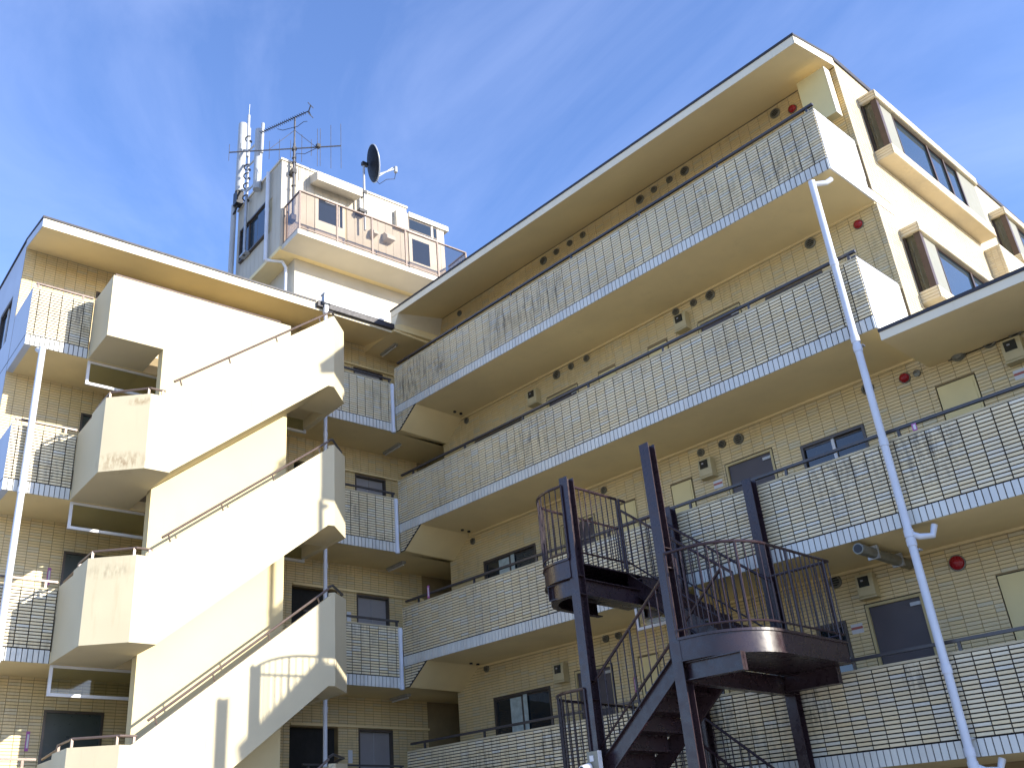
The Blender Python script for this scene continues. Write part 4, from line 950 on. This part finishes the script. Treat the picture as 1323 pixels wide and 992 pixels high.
def notice(loc, label):
    t = thing('notice_sticker', label, 'notice', loc); bx('sheet', 'sticker', t, -0.09, 0.09, -0.004, 0.0, -0.07, 0.07); bx('stripe', 'sticker_red', t, -0.088, 0.088, -0.006, -0.0042, -0.01, 0.025)
notice((7.11, D - 0.001, 7.86), 'white notice with red stripe below the third-floor meter box by the steel stair'); notice((12.1, D - 0.001, 7.89), 'white notice with red stripe below the meter box of the stepped end'); notice((8.94, D - 0.001, 5.0), 'white notice with red stripe left of the second-floor door')
def pink(loc, rz, label, h=0.13):
    t = thing('name_tag', label, 'tag', loc, rz); bx('plate', 'pink', t, -0.03, 0.03, -0.008, 0.0, -h, h); bx('text_strip', 'sticker', t, -0.012, 0.02, -0.0095, -0.0082, -h * 0.7, h * 0.7)
pink((0.86, 0.04, 7.21), 0, 'magenta tag on the third-floor rail by the inner corner'); pink((11.05, 0.04, 7.12), 0, 'magenta tag hanging on the third-floor rail of the stepped end', 0.05)
pink((4.75, D - 0.002, 4.85), 0, 'magenta tag on the second-floor wall behind the steel stair'); pink(lw(-DL + 0.001, -6.92, 7.22), ANG + math.pi / 2, 'magenta tag on the sunlit wing wall beside the third-floor green door', 0.16); pink(lw(-DL + 0.001, -6.92, 4.36), ANG + math.pi / 2, 'magenta tag on the wing wall beside the second-floor green door', 0.16)
# cream cover panel at the top corner
cp = thing('wall_panel', 'cream box panel under the eaves at the corner of the top balcony', 'panel', (10.58, 1.02, 13.65))
bx('cover', 'closet', cp, -0.14, 0.37, -0.09, 0.09, -0.46, 0.55); bx('edge', 'fascia', cp, 0.3705, 0.38, -0.095, 0.095, -0.465, 0.555); bx('mount', 'soffit', cp, -0.1, 0.2, 0.0905, 0.41, 0.0, 0.2)
# fluorescent ceiling lights near the inner corner
for k in (5, 4, 3):
    z = LBB[k] if k < 5 else LBB[5]
for k, z in ((5, 13.80), (4, LBB[5]), (3, LBB[4]), (2, LBB[3])):
    t = thing('ceiling_light', 'slim fluorescent light under the ceiling of the %s corner lobby' % FL[k], 'light', lw(-0.8, 0.44, z), ANG)
    bx('housing', 'steel_light', t, -0.33, 0.33, -0.05, 0.05, -0.05, 0.0); m = MB(); m.tube([(-0.3, 0, -0.075), (0.3, 0, -0.075)], 0.018, 8); m.build('tube', 'sticker', t, True)
# round pipe caps in the soffits
for k in (5, 4, 3):
    zz = ZBB[k]
    for y in (1.02, 1.21):
        t = thing('soffit_drain', 'dark drain stub in the soffit under the %s balcony, %s of its pair' % (FL[k], 'nearer the parapet' if y < 1.1 else 'nearer the wall'), 'drain', (0.95, y, zz), 0, FL[k] + ' soffit drains')
        m = MB(); m.disc((0, 0, 0.003), 0.035, (0, 0, -1), 0.03, 12); m.build('stub', 'black', t)
# duct under the third-floor slab
t = thing('exhaust_duct', 'grey round exhaust duct slung under the third-floor slab near the white drainpipe', 'duct', (9.93, -0.05, 5.72))
m = MB(); m.tube([(0, 0, 0), (0, 1.46, 0)], 0.075, 16); m.build('tube', 'vent_rim', t, True); m = MB(); m.tube([(0, -0.006, 0), (0, 0.004, 0)], 0.058, 16); m.build('mouth', 'black', t)
for y in (0.4, 1.1): bx('strap', 'steel_light', t, -0.085, 0.085, y, y + 0.03, -0.085, 0.10)
# hanging screen behind the steel stair
t = thing('hanging_screen', 'white framed glass screen hanging under the slab behind the steel stair', 'screen', (6.0, 0.05, 5.40))
bx('frame', 'white_frame', t, 0, 0.045, 0, 0.045, 0, 0.43); bx('frame', 'white_frame', t, 0.045, 0.045 + 1.2, 0.0, 0.045, 0, 0.045); bx('frame', 'white_frame', t, 1.2, 1.245, 0, 0.045, 0.045, 0.43); bx('pane', 'screen_glass', t, 0.045, 1.2, 0.02, 0.026, 0.045, 0.43)
# junction box and camera on the front column
t = thing('security_camera', 'white security camera and grey junction box on the front steel column', 'camera', (7.10, -2.63, 3.12))
bx('junction_box', 'grey_panel', t, -0.06, 0.12, -0.07, 0.0, 0.0, 0.24); bx('plate', 'sticker', t, 0.1205, 0.126, -0.07, 0.0, -0.02, 0.245); bx('socket', 'sticker', t, -0.01, 0.05, -0.085, -0.071, 0.12, 0.19)
m = MB(); m.tube([(-0.02, -0.09, 0.06), (-0.02, -0.24, 0.02)], [0.05, 0.05], 14); m.build('body', 'sticker', t, True); m = MB(); m.tube([(-0.02, -0.24, 0.02), (-0.02, -0.25, 0.018)], 0.038, 14); m.build('lens', 'black', t)
